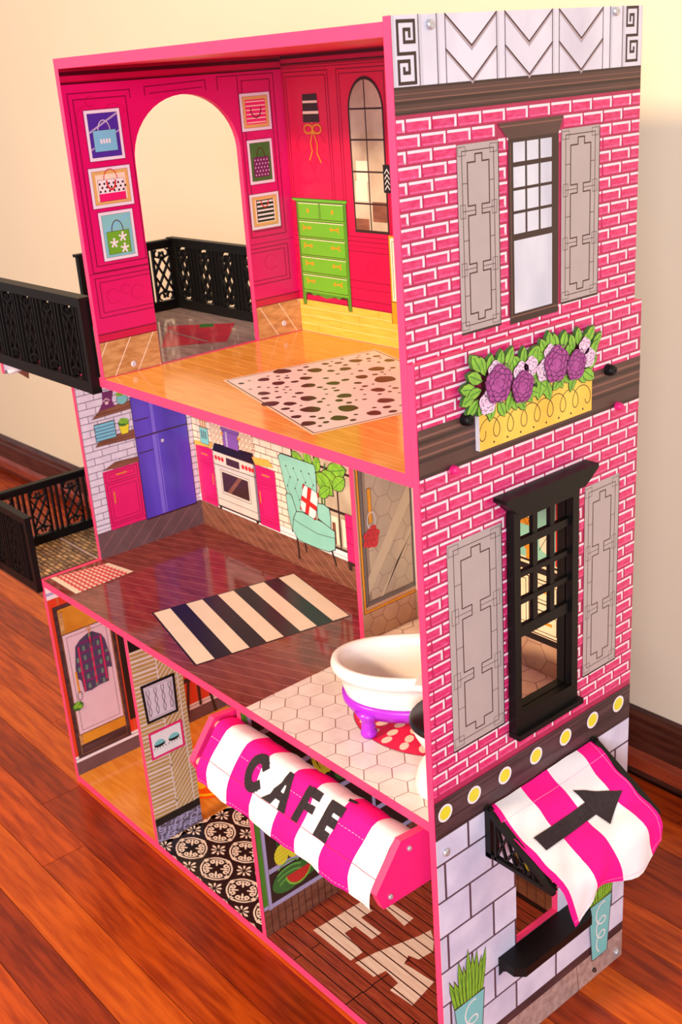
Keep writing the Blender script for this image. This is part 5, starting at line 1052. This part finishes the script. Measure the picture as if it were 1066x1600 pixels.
def sa(y, t, off=0.0):
    t = min(max(t, 0), sl[-1] - 1e-6); i = min(max(k for k in range(len(sl)) if sl[k] <= t), len(sp) - 2); f = (t - sl[i]) / (sl[i + 1] - sl[i])
    x = sp[i][0] + (sp[i + 1][0] - sp[i][0]) * f; z = sp[i][1] + (sp[i + 1][1] - sp[i][1]) * f
    dx, dz = sp[i + 1][0] - sp[i][0], sp[i + 1][1] - sp[i][1]; l = math.hypot(dx, dz); nx_, nz_ = -dz / l, dx / l
    u = (y - .0765) / (.2525 - .0765); g = t / sl[-1]
    sag = .0045 - .0080 * math.sin(PI * min(max(u, 0), 1)) * math.sin(PI * min(g * 1.25, 1)) + .0016 * math.sin(y * 95 + t * 60) * g + .0012 * math.sin(y * 38 - t * 130) + .0006 * math.sin(y * 160 + t * 190)
    low = max(0, g - .70) / .30
    x += -.004 * low * math.sin(y * 55); yy_ = y + low * .004 * math.sin(y * 60 + 1) + (.016 * low * max(0, (.3 - u) / .3)) 
    z += -.006 * low * math.sin((u - .02) * 2 * PI * 1.5 + 1.4) - .005 * low * max(0, (.25 - u) / .25)
    o = sag + off
    return (x - nx_ * -o if False else x + nx_ * o * -1 * -1, yy_, z + abs(nz_) * 0 + (nz_ if nz_ > 0 else -nz_) * o)
sb = [0.0775, 0.0865, 0.1310, 0.1755, 0.2260, 0.2535]
xs = []; ms = []
for k in range(5):
    for j in range(6): xs.append(sb[k] + (sb[k + 1] - sb[k]) * j / 6); ms.append(k % 2)
xs.append(sb[-1]); vv = []; ff = []; ii = []
for r in range(31):
    t = sl[-1] * r / 30
    for y in xs: vv.append(sa(y + .0016 * math.sin(t * 60 + y * 30), t))
nx = len(xs)
for r in range(30):
    for c in range(nx - 1): ff.append((r * nx + c, (r + 1) * nx + c, (r + 1) * nx + c + 1, r * nx + c + 1)); ii.append(ms[c])
mesh('cloth', vv, ff, [CLOTHP, CLOTHW], ii, SA, smooth=True, label='pink and white striped cotton cloth')
# arrow appliqué
def tx(x):   # arclength for a given x on the cloth
    for i in range(len(sp) - 1):
        if sp[i][0] <= x <= sp[i + 1][0]: return sl[i] + (sl[i + 1] - sl[i]) * (x - sp[i][0]) / (sp[i + 1][0] - sp[i][0])
    return sl[-1]
arm = MB()
def strip(poly):
    ys_ = [p[0] for p in poly]; y = min(ys_)
    while y < max(ys_) - 1e-6:
        c = clip(poly, y, -9, min(y + .004, max(ys_)), 9)
        if c:
            for k in range(8):
                lo, hi = .90 + k * .012, .90 + (k + 1) * .012; d = clip(c, -9, lo, 9, hi)
                if d: arm.add([sa(p[0], tx(p[1]), .0012 + (.0002 if len(poly) == 3 else 0)) for p in d], [tuple(range(len(d)))], FELT)
        y += .004
strip([(.0985, .9445), (.1000, .9605), (.2000, .9590), (.2000, .9445)]); strip([(.1850, .9290), (.1930, .9750), (.2370, .9560)])
arm.build('arrow_emblem', SA)
st_ = MB()
for k in range(60):
    y0, y1 = .0785 + k * .00293, .0785 + k * .00293 + .0018
    t_ = tx(.9180); st_.add([sa(y0, t_, .0006), sa(y1, t_, .0006), sa(y1, t_ + .0005, .0006), sa(y0, t_ + .0005, .0006)], [(0, 1, 2, 3)], THREAD)
    t_ = sl[-1] - .005; st_.add([sa(y0, t_, .0006), sa(y1, t_, .0006), sa(y1, t_ + .0005, .0006), sa(y0, t_ + .0005, .0006)], [(0, 1, 2, 3)], THREAD)
    t0 = sl[-1] * k / 60; t1 = t0 + .0015; st_.add([sa(.2490, t0, .0006), sa(.2490, t1, .0006), sa(.2495, t1, .0006), sa(.2495, t0, .0006)], [(0, 1, 2, 3)], THREAD)
st_.build('stitching', SA)

# ---------------- black counter under the shop window
def shelf(name, y0, y1, z0, z1, out, par):
    r = .010; pl_ = [(Lw + .0007, y0), (Lw + out - r, y0), (Lw + out, y0 + r), (Lw + out, y1 - r), (Lw + out - r, y1), (Lw + .0007, y1)]
    K_ = prism(name, pl_, 'z', z1 - .0120, z1, (PLASTIC,) * 3, par)
    for y in (y0 + .0005, y1 - .0055):
        prism('bracket', [(Lw + .0007, z1 - .0120), (Lw + out * .55, z1 - .0120), (Lw + out * .38, z1 - .0125), (Lw + out * .2, z1 - .0165), (Lw + .0007, z0)], 'y', y, y + .005, (PLASTIC,) * 3, K_)
    return K_
shelf('shop_counter', 0.0905, 0.2300, 0.1270, 0.1545, 0.0345, H)
# low black ledge near the front corner, mostly below the frame
shelf('shop_ledge', 0.0020, 0.0330, 0.0480, 0.0720, 0.0200, H)

# ================================================================== BATHROOM TOYS
def oval_tub():
    T = empty('bathtub', (0.737, 0.129, 0.3890), 'white toy bathtub on a violet footed stand, on the tiled floor', 'bathtub')
    rot = math.radians(47); a, b = 0.098, 0.058; n = 48
    def ringpts(sa_, sb_, z, lift=0.0):
        out = []
        for k in range(n):
            t = 2 * PI * k / n; x, y = math.copysign(abs(math.cos(t)) ** .92, math.cos(t)) * a * sa_, math.copysign(abs(math.sin(t)) ** .92, math.sin(t)) * b * sb_
            zz = z + lift * (x / a) ** 2
            out.append((x * math.cos(rot) - y * math.sin(rot), x * math.sin(rot) + y * math.cos(rot), zz))
        return out
    sec = [(.44, .46, .021, 0), (.62, .64, .021, 0), (.74, .78, .028, 0), (.84, .88, .044, .0), (.885, .90, .058, .002), (.90, .915, .068, .003), (.955, .965, .070, .004), (.99, .995, .074, .004), (1.0, 1.0, .079, .004), (.985, .985, .084, .004), (.95, .945, .0868, .004), (.90, .885, .0865, .004), (.865, .83, .083, .004), (.835, .79, .072, .003), (.80, .75, .055, 0), (.73, .67, .038, 0), (.55, .50, .0305, 0), (.25, .22, .0295, 0)]
    vs_ = []; fs = []
    for s in sec: vs_ += ringpts(*s)
    m_ = len(sec)
    for i in range(m_ - 1):
        for k in range(n): fs.append((i * n + k, i * n + (k + 1) % n, (i + 1) * n + (k + 1) % n, (i + 1) * n + k))
    fs.append(tuple(range(n))[::-1]); fs.append(tuple((m_ - 1) * n + k for k in range(n)))
    mesh('basin', vs_, fs, PORC, None, T, smooth=True)
    sec2 = [(.60, .63, .0245, 0), (.80, .84, .0245, 0), (.875, .915, .033, .003), (.885, .925, .0395, .006), (.84, .875, .0420, .006), (.79, .82, .036, .0)]
    vs_ = []; fs = []
    for s in sec2: vs_ += ringpts(*s)
    for i in range(len(sec2) - 1):
        for k in range(n): fs.append((i * n + k, i * n + (k + 1) % n, (i + 1) * n + (k + 1) % n, (i + 1) * n + k))
    st = mesh('stand', vs_, fs, VIOLET, None, T, smooth=True, label='violet plastic stand')
    for u, v in ((-.056, .034), (-.056, -.034), (.056, .034), (.056, -.034)):
        x, y = u * math.cos(rot) - v * -math.sin(rot) * -1, u * math.sin(rot) - v * math.cos(rot)
        x = u * math.cos(rot) + v * math.sin(rot); y = u * math.sin(rot) - v * math.cos(rot)
        mb = MB(); mb.lathe([(.0001, 0), (.0080, .0004), (.0100, .004), (.0098, .008), (.0078, .011), (.0088, .014), (.0080, .018), (.0082, .022), (.0120, .028), (.0150, .034), (.0001, .035)], (x, y, 0.0), VIOLET, 16); mb.build('foot', st, smooth=True)
    return T
oval_tub()
TO = empty('toilet', (0.848, 0.066, 0.3890), 'white toy toilet with closed black seat lid beside the brick side panel', 'toilet')
def tpart(name, build, label=None):
    mb = MB(); build(mb); return mb.build(name, TO, smooth=True, label=label)
tx0, ty0 = 0.848, 0.066
sc_, ss_ = 0.833 - tx0, 0.087 - ty0
tpart('base', lambda m: m.lathe([(.0001, 0), (.0250, 0), (.0275, .004), (.0265, .014), (.0220, .030), (.0170, .036), (.0001, .036)], (.007, -.014, 0), PORC, 28, 1, 1.15, .6))
tpart('bowl', lambda m: m.lathe([(.0001, .016), (.0100, .016), (.0200, .022), (.0300, .034), (.0370, .048), (.0395, .056), (.0380, .058), (.0001, .058)], (sc_, ss_, 0), PORC, 32, 1, 1.1, .6))
tpart('seat_lid', lambda m: m.lathe([(.0001, .0585), (.0400, .0585), (.0418, .0605), (.0418, .0640), (.0395, .0668), (.0200, .0676), (.0001, .0678)], (sc_, ss_, 0), SEATB, 32, 1, 1.1, .6), 'black plastic seat lid')
tk = boxpart('tank', -.009, .012, -.0105, .020, .040, .134, PORC, TO, bevel=.004); tk.location = (.0165, -.0245, 0); tk.rotation_euler = (0, 0, math.radians(-57))
tl_ = boxpart('tank_lid', -.0115, .0145, -.0205, .0225, .1342, .1412, PORC, TO, bevel=.0025); tl_.location = (.0165, -.0245, 0); tl_.rotation_euler = (0, 0, math.radians(-57))

# the dollhouse's own origin at its base
H.location = H_loc
for c_ in H.children: c_.matrix_parent_inverse = Matrix.Translation(-H_loc)
